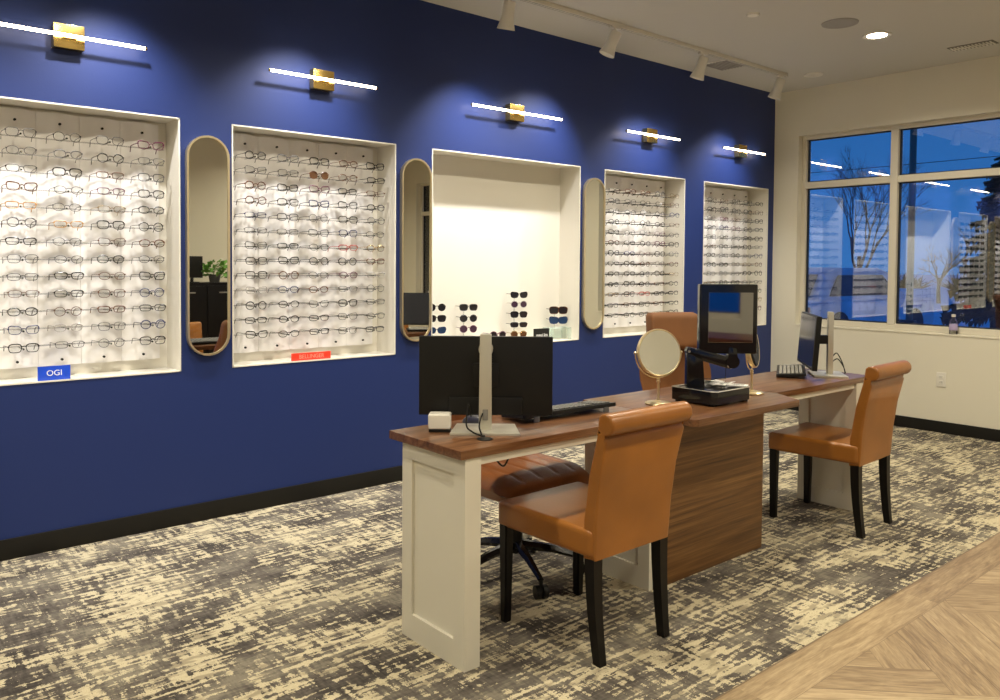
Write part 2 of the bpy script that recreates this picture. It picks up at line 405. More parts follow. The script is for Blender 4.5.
# niche liners
for k, (a, b) in enumerate(NICHES):
    mb = MB(); t = .012; y0 = D-.004
    mb.box((a-t, y0+.005, ZB-t), (a, NB+t, ZT+t)); mb.box((b, y0+.005, ZB-t), (b+t, NB+t, ZT+t))
    mb.box((a, NB, ZB), (b, NB+t, ZT)); mb.box((a, y0+.005, ZT), (b, NB+t, ZT+t)); mb.box((a, y0+.005, ZB-t), (b, NB+t, ZB))
    # thin metal edge bead round the opening
    e = .006
    mb.box((a-.001, D-.003, ZB-.001), (a+e, D+.006, ZT)); mb.box((b-e, D-.003, ZB-.001), (b+.001, D+.006, ZT))
    mb.box((a, D-.003, ZT-e), (b, D+.006, ZT+.001)); mb.box((a, D-.003, ZB-.001), (b, D+.006, ZB+e))
    struct(mb.build('trim_%d' % (k+1), 'niche_white', smooth=False), 'white lining of a recessed wall niche')

# windows
def window(name, x0, ya, yb, mull, bar, axis='x'):
    """frame in a wall of constant X at x0 (or constant Y for axis 'y'); panes are children"""
    def bx(mb, u0, u1, w0, w1, z0, z1):
        if axis == 'x': mb.box((w0, u0, z0), (w1, u1, z1), .003, 1)
        else: mb.box((u0, w0, z0), (u1, w1, z1), .003, 1)
    root = bpy.data.objects.new(name, None); COL.objects.link(root); root['kind'] = 'structure'; root['label'] = 'large fixed window with pale frame and transom bar'
    fr = MB(); w0, w1 = x0, x0+.07
    bx(fr, ya, ya+.042, w0, w1, WZ0+.055, WZ1-.03); bx(fr, yb-.042, yb, w0, w1, WZ0+.055, WZ1-.03)
    bx(fr, ya, yb, w0, w1, WZ1-.034, WZ1); bx(fr, ya, yb, w0, w1, WZ0, WZ0+.055)
    for mu in mull: bx(fr, mu-.032, mu+.032, w0-.005, w1, WZ0+.05, WZ1-.03)
    edges = [ya+.042]+[q for mu in mull for q in (mu-.032, mu+.032)]+[yb-.042]
    for a, b in zip(edges[::2], edges[1::2]): bx(fr, a, b, w0, w1, bar-.03, bar+.03)
    fr.build('window_frame', 'window_vinyl', root)
    for a, b in zip(edges[::2], edges[1::2]):
        for z0, z1 in ((WZ0+.055, bar-.03), (bar+.03, WZ1-.034)):
            g = MB(); gw = w0+.045
            bx(g, a, b, gw, gw+.006, z0, z1); g.build('pane', 'window_glass', root, smooth=False)
            k = MB()
            for u0, u1, q0, q1 in ((a, a+.012, z0, z1), (b-.012, b, z0, z1), (a+.012, b-.012, z0, z0+.010), (a+.012, b-.012, z1-.010, z1)):
                bx(k, u0, u1, w0+.03, w0+.06, q0, q1)
            k.build('gasket', 'black_gasket', root, smooth=False)
window('window_1', XR+.075, 1.93, 4.023, [3.158], 2.15)
window('window_2', XR+.075, -1.9, -.3, [-1.1], 2.15)
window('window_3', YB-.145, -.7, 1.30, [.3], 2.15, 'y')
# sill boards
mb = MB(); mb.box((XR-.006, 1.93, WZ0-.012), (XR+.08, 4.023, WZ0+.001), .002); struct(mb.build('trim_6', 'beige_paint'), 'painted window sill')

# ------------------------------------------------------------------ ceiling items
def downlight(x, y, vis, label):
    t = thing('recessed_downlight', label, 'ceiling light', (x, y, ZC), 0, 'round recessed ceiling downlights')
    mb = MB(); mb.lathe([(.065, -.001), (.098, -.001), (.098, -.006), (.093, -.009), (.068, -.004)], 32); mb.build('trim_ring', 'white_metal', t)
    mb = MB(); mb.cyl((0, 0, -.006), (0, 0, -.002), .066, n=32); mb.build('diffuser', 'lamp_glow', t)
    ld = bpy.data.lights.new('downlight_lamp', 'AREA'); ld.shape = 'DISK'; ld.size = .16; ld.energy = P_DOWN; ld.color = WARM; ld.spread = math.radians(150)
    lo = bpy.data.objects.new('downlight_lamp', ld); COL.objects.link(lo); lo.parent = t; lo.location = (0, 0, -.012)
DL = [(5.868, 2.711), (4.35, 2.70), (2.6, 2.70), (.9, 2.70), (-.9, 2.7), (6.0, .6), (3.9, .6), (1.8, .6), (-.4, .6), (5.0, -1.3), (2.2, -1.3), (-.8, -1.3)]
for i, (x, y) in enumerate(DL):
    downlight(x, y, i < 2, 'glowing round recessed downlight in the ceiling near the window wall' if i == 0 else 'round recessed downlight in the ceiling outside the photo, %s' % (['', 'third from window wall', 'over the left desk', 'over the blue wall side', 'at the far left', 'by the window over the wood floor', 'over the middle of the wood floor', 'beside the viewer', 'left of the viewer', 'behind by the window', 'behind the viewer', 'behind at the left'][i]))
mb = MB(); mb.lathe([(.001, -.006), (.085, -.006), (.088, -.003), (.105, -.008), (.118, -.006), (.12, 0)], 36)
o = mb.build('ceiling_speaker', 'speaker_mesh', loc=(5.393, 2.748, ZC)); tag(o, 'round grey speaker grille in the ceiling left of the lit downlight', 'speaker')
mb = MB(); mb.lathe([(.001, -.012), (.035, -.012), (.042, -.004), (.042, 0)], 24)
o = mb.build('sprinkler_cover', 'white_metal', loc=(4.774, 3.033, ZC)); tag(o, 'small white round sprinkler cover in the ceiling', 'sprinkler')
mb = MB(); mb.lathe([(.001, -.004), (.06, -.004), (.065, -.009), (.078, -.009), (.082, 0)], 30)
o = mb.build('smoke_detector', 'white_metal', loc=(6.66, 3.625, ZC)); tag(o, 'flat pale round disc on the ceiling near the room corner', 'detector')
t = thing('ceiling_vent', 'slotted grey air vent in the ceiling above the window wall', 'vent', (6.67, 2.36, ZC))
mb = MB(); mb.box((-.065, -.155, -.006), (.065, .155, 0), .002); mb.build('vent_plate', 'vent_dark', t)
mb = MB()
for k in range(12): mb.box((-.054, -.140+k*.0245, -.010), (.054, -.130+k*.0245, -.006))
mb.box((-.003, -.145, -.013), (.003, .145, -.006)); mb.build('vent_slats', 'white_metal', t, smooth=False)
t = thing('supply_grille', 'pale square air grille in the ceiling between track and blue wall', 'vent', (5.79, 3.92, ZC))
mb = MB(); mb.box((-.15, -.15, -.006), (.15, .15, 0), .002); mb.build('grille_plate', 'white_metal', t)
mb = MB()
for k in range(9): mb.box((-.13, -.125+k*.03, -.012), (.13, -.108+k*.03, -.006))
mb.build('grille_louvres', 'speaker_mesh', t, smooth=False)

# track with its heads
TY = 3.775
t = thing('light_track', 'long pale ceiling light track running along the blue wall', 'light track', (0, TY, ZC))
mb = MB(); mb.box((-1.2, -.018, -.028), (6.47, .018, 0), .002); mb.build('track_rail', 'white_metal', t)
mb = MB(); mb.box((-1.19, -.011, -.0295), (6.46, -.007, -.027)); mb.box((-1.19, .007, -.0295), (6.46, .011, -.027)); mb.build('track_slot', 'vent_dark', t, smooth=False)
def track_head(px, aimx, aimy, aimz, label):
    t = thing('track_spotlight', label, 'spotlight', (px, TY, ZC-.028), 0, 'white track spotlights along the blue wall')
    piv = Vector((0, 0, -.062)); d = (Vector((aimx-px, aimy-TY, aimz-(ZC-.09)))).normalized()
    mb = MB(); mb.box((-.045, -.016, -.012), (.045, .016, 0), .003); mb.cyl((0, 0, -.01), (0, 0, -.055), .009, n=12); mb.build('track_adapter', 'white_metal', t)
    Q = d.to_track_quat('Z', 'Y').to_matrix().to_4x4(); Q.translation = piv - d*.03
    mb = MB(); mb.lathe([(.001, 0), (.034, 0), (.038, .006), (.038, .095), (.040, .105), (.055, .16), (.0565, .168), (.052, .168), (.036, .11), (.001, .105)], 28, M=Q)
    mb.build('lamp_housing', 'white_metal', t)
    mb = MB(); mb.lathe([(.001, .108), (.034, .108), (.034, .112), (.001, .112)], 24, M=Q); mb.build('lamp_lens', 'spot_glow', t)
    ld = bpy.data.lights.new('spot_lamp', 'SPOT'); ld.energy = P_SPOT; ld.color = SPOTC; ld.spot_size = math.radians(92); ld.spot_blend = 1.0; ld.shadow_soft_size = .034
    lo = bpy.data.objects.new('spot_lamp', ld); COL.objects.link(lo); lo.parent = t
    lo.location = piv + d*.150; lo.rotation_euler = (-d).to_track_quat('Z', 'Y').to_euler()
HEADS = [(.25, .25), (1.05, 1.15), (2.2, 2.05), (3.273, 3.4), (4.244, 3.75), (5.262, 5.05), (6.376, 6.15)]
HL = ['outside the photo at far left', 'outside the photo above the first mirror', 'outside the photo above the second niche', 'leftmost in view, hanging straight down', 'second from left in view, tilted strongly to the left', 'third from left in view, tilted slightly', 'at the end of the track by the room corner']
for (px, ax), l in zip(HEADS, HL): track_head(px, ax, 4.30, 1.35, 'white track spotlight '+l)

# ------------------------------------------------------------------ bar sconces
def sconce(x, half, label):
    t = thing('bar_sconce', label, 'wall lamp', (x, D, 2.435), 0, 'brass bar sconces above the niches')
    mb = MB(); mb.box((-.066, -.052, -.056), (.066, -.001, .056), .003); mb.build('sconce_box', 'brass', t)
    mb = MB(); mb.box((-.03, -.062, -.012), (.03, -.052, .012), .002); mb.build('bar_clip', 'brass', t)
    mb = MB(); mb.cyl((-half, -.068, 0), (half, -.068, 0), .0078, n=16); mb.build('light_bar', 'bar_glow', t)
    mb = MB(); mb.cyl((-half-.008, -.068, 0), (-half, -.068, 0), .0088, n=16); mb.cyl((half, -.068, 0), (half+.008, -.068, 0), .0088, n=16); mb.build('bar_caps', 'brass', t)
for i, (a, b) in enumerate(NICHES):
    sconce((a+b)/2, .415 if i == 2 else .335, 'lit brass bar wall lamp above the %s niche' % ['leftmost eyeglass', 'second eyeglass', 'middle sunglass', 'fourth', 'rightmost'][i])

# ------------------------------------------------------------------ pill mirrors on the blue wall
def pill(hw, hh, n=14):
    pts = []
    for k in range(n+1): a = PI*k/n; pts.append((hw*math.cos(a), hh-hw+hw*math.sin(a)))
    for k in range(n+1): a = PI+PI*k/n; pts.append((hw*math.cos(a), -(hh-hw)+hw*math.sin(a)))
    return pts
for i, x in enumerate((1.592, 2.922, 4.572)):
    t = thing('pill_mirror', 'tall brass-framed pill-shaped mirror on blue wall between %s niches' % ['first and second', 'second and third', 'third and fourth'][i], 'mirror', (x, D, 1.465), 0, 'pill mirrors on the blue wall')
    mb = MB(); op = pill(.114, .582); ip = pill(.1035, .5715); n = len(op); bm = mb.bm
    lay = [[bm.verts.new((u, y, v)) for u, v in P] for P, y in ((op, -.001), (op, -.030), (ip, -.030), (ip, -.022))]
    for A, B in zip(lay, lay[1:]):
        for k in range(n): bm.faces.new((A[k], A[(k+1) % n], B[(k+1) % n], B[k]))
    bm.normal_update(); bmesh.ops.recalc_face_normals(bm, faces=bm.faces)
    mb.build('mirror_frame', 'pale_brass', t)
    mb = MB(); mb.prism(ip, -.0225, -.004, 'y'); mb.build('mirror_pane', 'mirror_glass', t, smooth=False)

# ------------------------------------------------------------------ display boards: convex white columns
def board_surface(u):  # depth bulge across one column, u in -.5..\.5 of the pitch
    return .024*(.5+.5*math.cos(2*PI*u))
PITCH = .1925
def display_board(x, label, group):
    t = thing('display_board', label, 'display board', (x, 4.482, 0), 0, group)
    z0, z1, hw = .862, 2.108, PITCH/2-.0008
    mb = MB(); N = 24
    poly = [(hw, 0), (-hw, 0)] + [(-hw+2*hw*k/N, -.008-board_surface((-hw+2*hw*k/N)/PITCH)) for k in range(N+1)]
    mb.prism(poly, z0, z1, 'z'); mb.build('board_panel', 'panel_white', t, sharp=50)
    for z in (.894, 2.052):
        mb = MB(); mb.cyl((0, -.056, z), (0, -.046, z), .0062, n=12); mb.build('screw', 'black_plastic', t)
    return t
ROWS = [1.972-.0830*k for k in range(13)]

# glasses prototypes ----------------------------------------------------------
def rim_pts(style, side, W=.052, H=.04, n=22):
    pts = []
    for k in range(n):
        a = 2*PI*k/n; c, s_ = math.cos(a), math.sin(a)
        e = {'round': 1.0, 'oval': .92, 'rect': .55, 'square': .6, 'cat': .7, 'aviator': .8}[style]
        x = math.copysign(abs(c)**e, c)*W/2; z = math.copysign(abs(s_)**e, s_)*H/2
        o = x*side                                   # outward positive
        if style == 'cat': z += max(0, o)*.22 if z > 0 else 0; x *= .93 if z < 0 else 1
        if style == 'aviator' and z < 0: x *= .86
        if style in ('rect', 'square') and z < 0: x *= .93
        pts.append((x+side*.0355, abs(x)*0 + .0035*(o/(W/2)+1)*.6, z))
    return pts
SH = {'round': (.046, .043), 'oval': (.049, .036), 'rect': (.053, .031), 'square': (.052, .039), 'cat': (.053, .037), 'aviator': (.055, .044)}
PROT = {}
def glasses_proto(style, colour, sun=None, thick=.0017, parts=True, big=1.0):
    key = (style, colour, sun, thick, parts, big)
    if key in PROT: return PROT[key]
    W, H = (q*big for q in SH[style]); meshes = {}
    f = MB()
    for sd in (-1, 1): f.tube(rim_pts(style, sd, W, H), thick, 5, closed=True)
    x0 = .0355-W/2
    f.tube([(-x0-.001, 0, H*.12), (-x0*.4, -.003, H*.22), (x0*.4, -.003, H*.22), (x0+.001, 0, H*.12)], thick*1.15, 5)
    xo = .0355+W/2
    if thick > .0016:                                   # heavier brow
        for sd in (-1, 1):
            top = sorted([p for p in rim_pts(style, sd, W, H) if p[2] > H*.22], key=lambda p: p[0]); f.tube(top, thick*1.45, 5)
    for sd in (-1, 1): f.box((sd*xo-.003, .002, H*.12), (sd*xo+.003, .008, H*.12+.006))
    T = []
    for sd in (-1, 1):
        g = MB(); zt = H*.12+.003
        g.tube([(sd*xo, .006, zt), (sd*(xo+.005), .06, zt), (sd*(xo+.005), .112, zt-.002), (sd*(xo+.002), .128, zt-.011), (sd*(xo+.001), .142, zt-.030)], max(thick, .0015)*1.05, 5); T.append(g)
    Ls = []
    for sd in (-1, 1):
        g = MB(); P = [(x, z) for x, y, z in rim_pts(style, sd, W*.97, H*.97)]
        g.prism(P, .0028, .0042, 'y'); Ls.append(g)
    if not parts:                                       # seen a dozen pixels wide: one mesh
        for g in T: me = bpy.data.meshes.new('t'); g.bm.to_mesh(me); f.bm.from_mesh(me)
        for g in Ls: g.bm.free()
        root = f.build('eyeglasses', FR[colour]); PROT[key] = [root, False]; return PROT[key]
    root = bpy.data.objects.new('sunglasses' if sun else 'eyeglasses', None); root.empty_display_size = .02; COL.objects.link(root)
    f.build('frame_front', FR[colour], root)
    for g in T: g.build('temple', FR[colour], root)
    for g in Ls: g.build('lens', sun or 'clear_lens', root, smooth=False)
    PROT[key] = [root, False]; return PROT[key]
def place_glasses(x, y, z, rz, style, colour, label, group, sun=None, thick=.0017, parts=True, big=1.0):
    e = glasses_proto(style, colour, sun, thick, parts, big)
    if not e[1]: r = e[0]; e[1] = True; r.location = (x, y, z); r.rotation_euler = (0, 0, rz)
    else: r = dup(e[0], (x, y, z), rz)
    tag(r, label, 'sunglasses' if sun else 'eyeglasses', group); return r

ORD = ['first', 'second', 'third', 'fourth', 'fifth', 'sixth', 'seventh', 'eighth', 'ninth', 'tenth', 'eleventh', 'twelfth', 'bottom']
NAMES = ['leftmost', 'second', 'middle', 'fourth', 'rightmost']
SHARED = {}
rg = random.Random(11)
STY = ['round', 'oval', 'rect', 'square', 'cat', 'rect', 'oval']
ADJ = {'round': 'round', 'oval': 'oval', 'rect': 'rectangular', 'square': 'square', 'cat': 'cat-eye', 'aviator': 'aviator'}
CLR = ['black']*11+['tortoise']*3+['grey']*2+['gunmetal']*4+['navy']+['plum']+['gold']+['clear']
OVER = {(0, 4, 2): ('rect', 'amber'), (0, 5, 1): ('square', 'red'), (0, 5, 3): ('rect', 'amber'), (0, 9, 3): ('rect', 'black'), (0, 12, 2): ('square', 'black'),
        (1, 1, 3): ('round', 'tortoise'), (1, 6, 4): ('rect', 'red'), (1, 6, 5): ('oval', 'gold'), (1, 8, 1): ('square', 'black'), (1, 8, 4): ('oval', 'plum'), (1, 4, 4): ('square', 'black'), (1, 3, 2): ('square', 'black'), (1, 11, 3): ('rect', 'black'),
        (3, 10, 3): ('rect', 'red'), (3, 10, 2): ('square', 'black')}
for ni in (0, 1, 3, 4):
    a, b = NICHES[ni]; c = (a+b)/2
    for k in range(5):
        if ni == 0 and k == 0: continue
        x = c+(k-2)*PITCH
        bd = display_board(x, 'white bulging display board forming the %s column of the %s niche' % (ORD[k], NAMES[ni]), 'white display boards in the niches')
        for r, z in enumerate(ROWS):
            st, cl = rg.choice(STY), rg.choice(CLR); th = rg.choice([.0014, .0017, .0020, .0021]); jit = (rg.uniform(-.004, .004), rg.uniform(-.003, .003), rg.uniform(-.05, .05))
            if cl in ('gunmetal', 'gold'): th = .0014
            if (ni, r, k+1) in OVER: st, cl = OVER[(ni, r, k+1)]; th = .0018
            sun = 'lens_brown' if (ni, r, k+1) == (1, 1, 3) else None
            col_ = {'gunmetal': 'thin steel', 'clear': 'pale translucent', 'gold': 'thin gold'}.get(cl, cl)
            lb = '%s %s %s, %s row, %s column, %s niche' % (col_, ADJ[st], 'sunglasses' if sun else 'eyeglasses', 'top' if r == 0 else ORD[r], ORD[k], NAMES[ni])
            place_glasses(x+jit[0], 4.280, z+jit[1], jit[2], st, cl, lb, 'eyeglasses on the display boards', sun, th, ni < 2, 1.0)
            # clear peg carrying the bridge, and the rail added to cast row shadows
            for key_, nm_ in (('peg', 'display_peg'), ('shadow_rail', 'shadow_rail')):
                if key_ not in SHARED:
                    mb = MB()
                    if key_ == 'peg': mb.cyl((0, 0, 0), (0, .145, 0), .0032, n=8); mb.sph((0, 0, 0), .005, n=8); SHARED[key_] = mb.build(nm_, 'acrylic', bd)
                    else: mb.cyl((-PITCH/2, 0, 0), (PITCH/2, 0, 0), .0030, n=8, caps=False); SHARED[key_] = mb.build(nm_, 'shadow_rail_tint', bd)
                    pp = SHARED[key_]
                else: pp = SHARED[key_].copy(); COL.objects.link(pp); pp.parent = bd
                pp.location = (jit[0], 4.288-4.482, z+jit[1]-.006) if key_ == 'peg' else (0, 4.392-4.482, z-.004)

# sunglasses in the middle niche ---------------------------------------------
SG = 'sunglasses in the middle niche'
def acry_stand(x, y, zt, label, n, w=.05):
    t = thing('sunglass_stand', label, 'display stand', (x, y, ZB), 0, 'clear stands in the middle niche')
    mb = MB(); mb.box((-.05, -.03, 0), (.05, .05, .006), .002); mb.build('stand_base', 'acrylic', t)
    mb = MB(); mb.tube([(0, .045, .006), (0, .045, zt-ZB+.012)], .004, 8); mb.build('stand_post', 'acrylic', t)
    return t
def sun_col(x, y, specs, where):
    acry_stand(x, y+.01, specs[0][0], 'clear acrylic stand holding sunglasses, %s' % where, len(specs))
    for z, st, cl, ln, lb in specs:
        place_glasses(x, y, z, -.35, st, cl, lb, SG, ln, .0020, True, 1.12)
sun_col(3.19, 4.40, [(1.085, 'round', 'black', 'lens_grad', 'black round sunglasses half hidden behind the second wall mirror, top'),
                     (1.010, 'square', 'black', 'lens_grad', 'black square sunglasses half hidden by second wall mirror, middle'),
                     (.930, 'cat', 'navy', 'lens_blue', 'blue sunglasses half hidden by second wall mirror, lowest')], 'by the left end of the niche')
sun_col(3.455, 4.39, [(1.078, 'square', 'gunmetal', 'lens_grad', 'dark metal sunglasses on top of the stack above the left half of the monitor'),
                     (1.002, 'round', 'black', 'lens_grad', 'black round sunglasses, second down in the stack above the left monitor half'),
                     (.928, 'round', 'plum', 'lens_violet', 'plum sunglasses, third down in the stack above the left monitor half')], 'above the left half of the monitor')
sun_col(3.925, 4.39, [(1.155, 'cat', 'black', 'lens_grad', 'black cat-eye sunglasses at the top of the tallest stack'),
                     (1.087, 'round', 'clear', 'lens_violet', 'rimless violet sunglasses second from top of the tallest stack'),
                     (1.012, 'square', 'black', 'lens_grad', 'heavy black sunglasses in the middle of the tallest stack'),
                     (.937, 'rect', 'black', 'lens_grad', 'black rectangular sunglasses fourth in the tallest stack'),
                     (.868, 'round', 'gold', 'lens_brown', 'gold framed brown sunglasses lowest in the tallest stack')], 'tallest, at the middle of the niche')
place_glasses(3.70, 4.36, .877, -.25, 'round', 'plum', 'dark round sunglasses standing low left of the tallest stack', SG, 'lens_grad', .0020, True, 1.12)
acry_stand(3.70, 4.37, .872, 'short clear stand under the sunglasses left of the tallest stack', 1)
t = thing('acrylic_riser', 'pale green acrylic riser by the right end of the middle niche', 'display riser', (4.325, 4.40, ZB))
mb = MB(); mb.box((-.105, -.05, .086), (.105, .05, .092), .001); mb.build('riser_top', 'green_acrylic', t)
for sx in (-1, 1): mb = MB(); mb.box((sx*.105-.003, -.05, 0), (sx*.105+.003, .05, .086), .001); mb.build('riser_side', 'green_acrylic', t)
mb = MB(); mb.box((-.102, .044, 0), (.102, .05, .086), .001); mb.build('riser_back', 'green_acrylic', t)
mb = MB(); mb.cyl((0, .030, .092), (0, .030, .240), .003, n=8); mb.build('riser_upright', 'acrylic', t)
place_glasses(4.33, 4.39, 1.030, -.5, 'square', 'tortoise', 'dark brown square sunglasses above the green riser, upper pair', SG, 'lens_grad', .0024, True, 1.38)
place_glasses(4.33, 4.39, .953, -.5, 'cat', 'navy', 'navy blue sunglasses above the green riser, lower pair', SG, 'lens_blue', .0020, True, 1.38)

# signs standing in the niches
def sign(x, y, w_, h_, mname, txt, size, lm, label):
    t = thing('brand_sign', label, 'sign', (x, y, ZB))
    mb = MB(); mb.box((-w_/2, 0, 0), (w_/2, .012, h_), .001); mb.build('sign_block', mname, t)
    text_obj('lettering', txt, size, lm, t, (0, -.0006, h_*.5))
    return t
sign(.872, 4.325, .140, .068, 'sign_blue', 'OGI', .038, 'letter_white', 'small blue sign block with white letters in the leftmost niche')
sign(2.228, 4.325, .250, .044, 'sign_red', 'BELLINGER', .033, 'letter_pink', 'long low red sign block in the second niche')
sign(4.10, 4.33, .150, .098, 'sign_black', 'maui jim', .034, 'letter_white', 'small black sign block in the middle niche beside the green riser')

# ------------------------------------------------------------------ wall items
t = thing('wall_outlet', 'white double power outlet on beige wall under the window', 'outlet', (XR, 2.70, .445), 0)
mb = MB(); mb.box((-.006, -.038, -.060), (0, .038, .060), .003); mb.build('cover_plate', 'white_plastic', t)
for z in (-.022, .022):
    mb = MB(); mb.box((-.009, -.017, z-.014), (-.005, .017, z+.014), .003); mb.build('socket', 'white_metal', t)
    mb = MB(); mb.box((-.0098, -.008, z-.004), (-.0088, -.006, z+.007)); mb.box((-.0098, .006, z-.004), (-.0088, .008, z+.007)); mb.build('slots', 'black_plastic', t, smooth=False)
t = thing('plastic_bottle', 'small clear plastic bottle standing on the window sill', 'bottle', (XR+.035, 2.63, WZ0+.001))
mb = MB(); mb.lathe([(.001, 0), (.028, 0), (.031, .006), (.031, .10), (.027, .115), (.014, .135), (.013, .145), (.001, .145)], 20); mb.build('bottle_body', 'acrylic', t)
mb = MB(); mb.lathe([(.001, .143), (.015, .143), (.016, .146), (.016, .165), (.001, .167)], 16); mb.build('cap', 'white_plastic', t)
mb = MB(); mb.lathe([(.0315, .035), (.0318, .036), (.0318, .085), (.0315, .086)], 20); mb.build('paper_band', mat('band_violet', (.45, .38, .62), .5), t)

# ------------------------------------------------------------------ desks
DT, TH = .757, .030
def shaker(mb, x, y0, y1, z0, z1, side, th, fr=.062):
    """a panel with a recessed centre on the face at x looking to 'side' (-1 = towards -X)"""
    xi = x - side*.012
    mb.box((min(x, xi), y0, z0), (max(x, xi), y0+fr, z1)); mb.box((min(x, xi), y1-fr, z0), (max(x, xi), y1, z1))
    mb.box((min(x, xi), y0+fr, z0), (max(x, xi), y1-fr, z0+fr*1.5)); mb.box((min(x, xi), y0+fr, z1-fr), (max(x, xi), y1-fr, z1))
    xb = x - side*th; mb.box((min(xi, xb), y0, z0), (max(xi, xb), y1, z1))
t = thing('desk', 'long walnut-topped desk with white panelled end, nearest the viewer', 'desk')
mb = MB(); mb.box((1.628, 2.105, DT-TH), (2.700, 2.545, DT), .002); mb.build('desk_top', 'walnut_top', t)
mb = MB(); shaker(mb, 1.652, 2.112, 2.490, 0, DT-TH, -1, .068); mb.build('end_panel', 'white_cabinet', t, smooth=False)
mb = MB(); shaker(mb, 2.672, 2.150, 2.530, 0, DT-TH, -1, .026); mb.build('inner_panel', 'white_cabinet', t, smooth=False)
mb = MB(); mb.box((1.72, 2.118, DT-TH-.030), (2.672, 2.136, DT-TH), .001); mb.build('apron', 'white_cabinet', t)
t = thing('desk', 'middle walnut block desk with solid wood front between the two open desks', 'desk')
mb = MB(); mb.prism([(2.702, 2.575), (2.702, 1.962), (2.725, 1.946), (3.500, 1.942), (3.600, 2.118), (3.600, 2.575)], DT-TH, DT, 'z', bev=.002); mb.build('desk_top', 'walnut_top', t)
mb = MB(); mb.box((2.700, 2.142, 0), (3.526, 2.170, DT-TH), .001); mb.build('front_panel', 'walnut_face', t)
mb = MB(); mb.box((2.702, 2.171, 0), (2.722, 2.555, DT-TH)); mb.box((3.506, 2.171, 0), (3.526, 2.555, DT-TH)); mb.build('side_panels', 'white_cabinet', t, smooth=False)
t = thing('desk', 'walnut-topped desk with white end panel, farthest from the viewer by the window', 'desk')
mb = MB(); mb.box((3.602, 2.122, DT-TH), (4.620, 2.575, DT), .002); mb.build('desk_top', 'walnut_top', t)
mb = MB(); shaker(mb, 4.445, 2.125, 2.470, 0, DT-TH, -1, .075); mb.build('end_panel', 'white_cabinet', t, smooth=False)
mb = MB(); mb.box((3.602, 2.135, DT-TH-.030), (4.44, 2.153, DT-TH), .001); mb.build('apron', 'white_cabinet', t)

# ------------------------------------------------------------------ parsons chairs
def dining_chair(x, y, rz, label):
    t = thing('dining_chair', label, 'chair', (x, y, 0), rz, 'tan leather roll-back chairs')
    # seat: puffy box, front towards +Y
    mb = MB(); mb.box((-.225, -.235, .375), (.225, .250, .470), .022, 3)
    for v in mb.bm.verts:
        if v.co.z > .46: v.co.z += .018*(1-(v.co.x/.23)**2)*(1-((v.co.y-.01)/.26)**2)
        k = 1-.05*((.25-v.co.y)/.5); v.co.x *= k
    mb.build('seat', 'leather_tan', t, sharp=60)
    # backrest: swept profile with a backward roll on top
    prof = []   # (y, z) front side up, roll, back side down
    prof += [(-.185, .36), (-.190, .50), (-.217, .66), (-.256, .80)]
    cx, cz, r = -.295, .846, .038
    for k in range(0, 11): a = math.radians(40+k*25); prof.append((cx+r*math.cos(a), cz+r*math.sin(a)))
    prof += [(-.297, .785), (-.268, .66), (-.250, .52), (-.243, .40), (-.240, .365)]
    mb = MB(); N = 8; bm = mb.bm; rings = []
    for i in range(N+1):
        u = -1+2*i/N; e = .006*max(0, abs(u)-.9)/.1
        rings.append([bm.verts.new((u*(.203+.016*min(1, (z-.36)/.5)), yy*(1)+(0 if abs(u) < 1 else 0), z)) for yy, z in prof])
    n = len(prof)
    for A, B in zip(rings, rings[1:]):
        for k in range(n): bm.faces.new((A[k], A[(k+1) % n], B[(k+1) % n], B[k]))
    bm.faces.new(rings[0]); bm.faces.new(rings[-1][::-1]); bmesh.ops.recalc_face_normals(bm, faces=bm.faces)
    ed = [e for e in bm.edges if len(e.link_faces) == 2 and e.calc_face_angle(0) > 1.0 and abs(e.verts[0].co.x-e.verts[1].co.x) < .01]
    bmesh.ops.bevel(bm, geom=ed, offset=.010, segments=3, profile=.6, affect='EDGES')
    mb.build('backrest', 'leather_tan', t, sharp=50)
    for sx in (-1, 1):
        mb = MB()   # front leg
        a = .021; b = .016; X = sx*.200; Y = .222
        bm = mb.bm; lo = [bm.verts.new((X+p*b, Y+q*b, 0)) for p, q in ((-1, -1), (1, -1), (1, 1), (-1, 1))]; hi = [bm.verts.new((X+p*a, Y+q*a, .385)) for p, q in ((-1, -1), (1, -1), (1, 1), (-1, 1))]
        bm.faces.new(lo[::-1]); bm.faces.new(hi)
        for k in range(4): bm.faces.new((lo[k], lo[(k+1) % 4], hi[(k+1) % 4], hi[k]))
        bmesh.ops.bevel(bm, geom=bm.edges[:], offset=.004, segments=2, affect='EDGES'); mb.build('leg', 'black_wood', t)
        mb = MB(); bm = mb.bm; R_ = []   # rear leg, sabre curve
        for k in range(8):
            z = .385*k/7; c = (1-k/7)**2; X = sx*(.180-.006*c); Y = -.215-.030*c; h = .0165+.006*k/7
            R_.append([bm.verts.new((X+p*h, Y+q*h, z)) for p, q in ((-1, -1), (1, -1), (1, 1), (-1, 1))])
        bm.faces.new(R_[0][::-1]); bm.faces.new(R_[-1])
        for A, B in zip(R_, R_[1:]):
            for k in range(4): bm.faces.new((A[k], A[(k+1) % 4], B[(k+1) % 4], B[k]))
        mb.build('leg', 'black_wood', t, sharp=50)
    return t
c1 = dining_chair(2.220, 2.100, 0, 'tan leather roll-back chair at the near desk, back to the viewer')
dup(c1, (4.212, 2.150, 0), .05, 'tan leather roll-back chair at the far desk by the window')

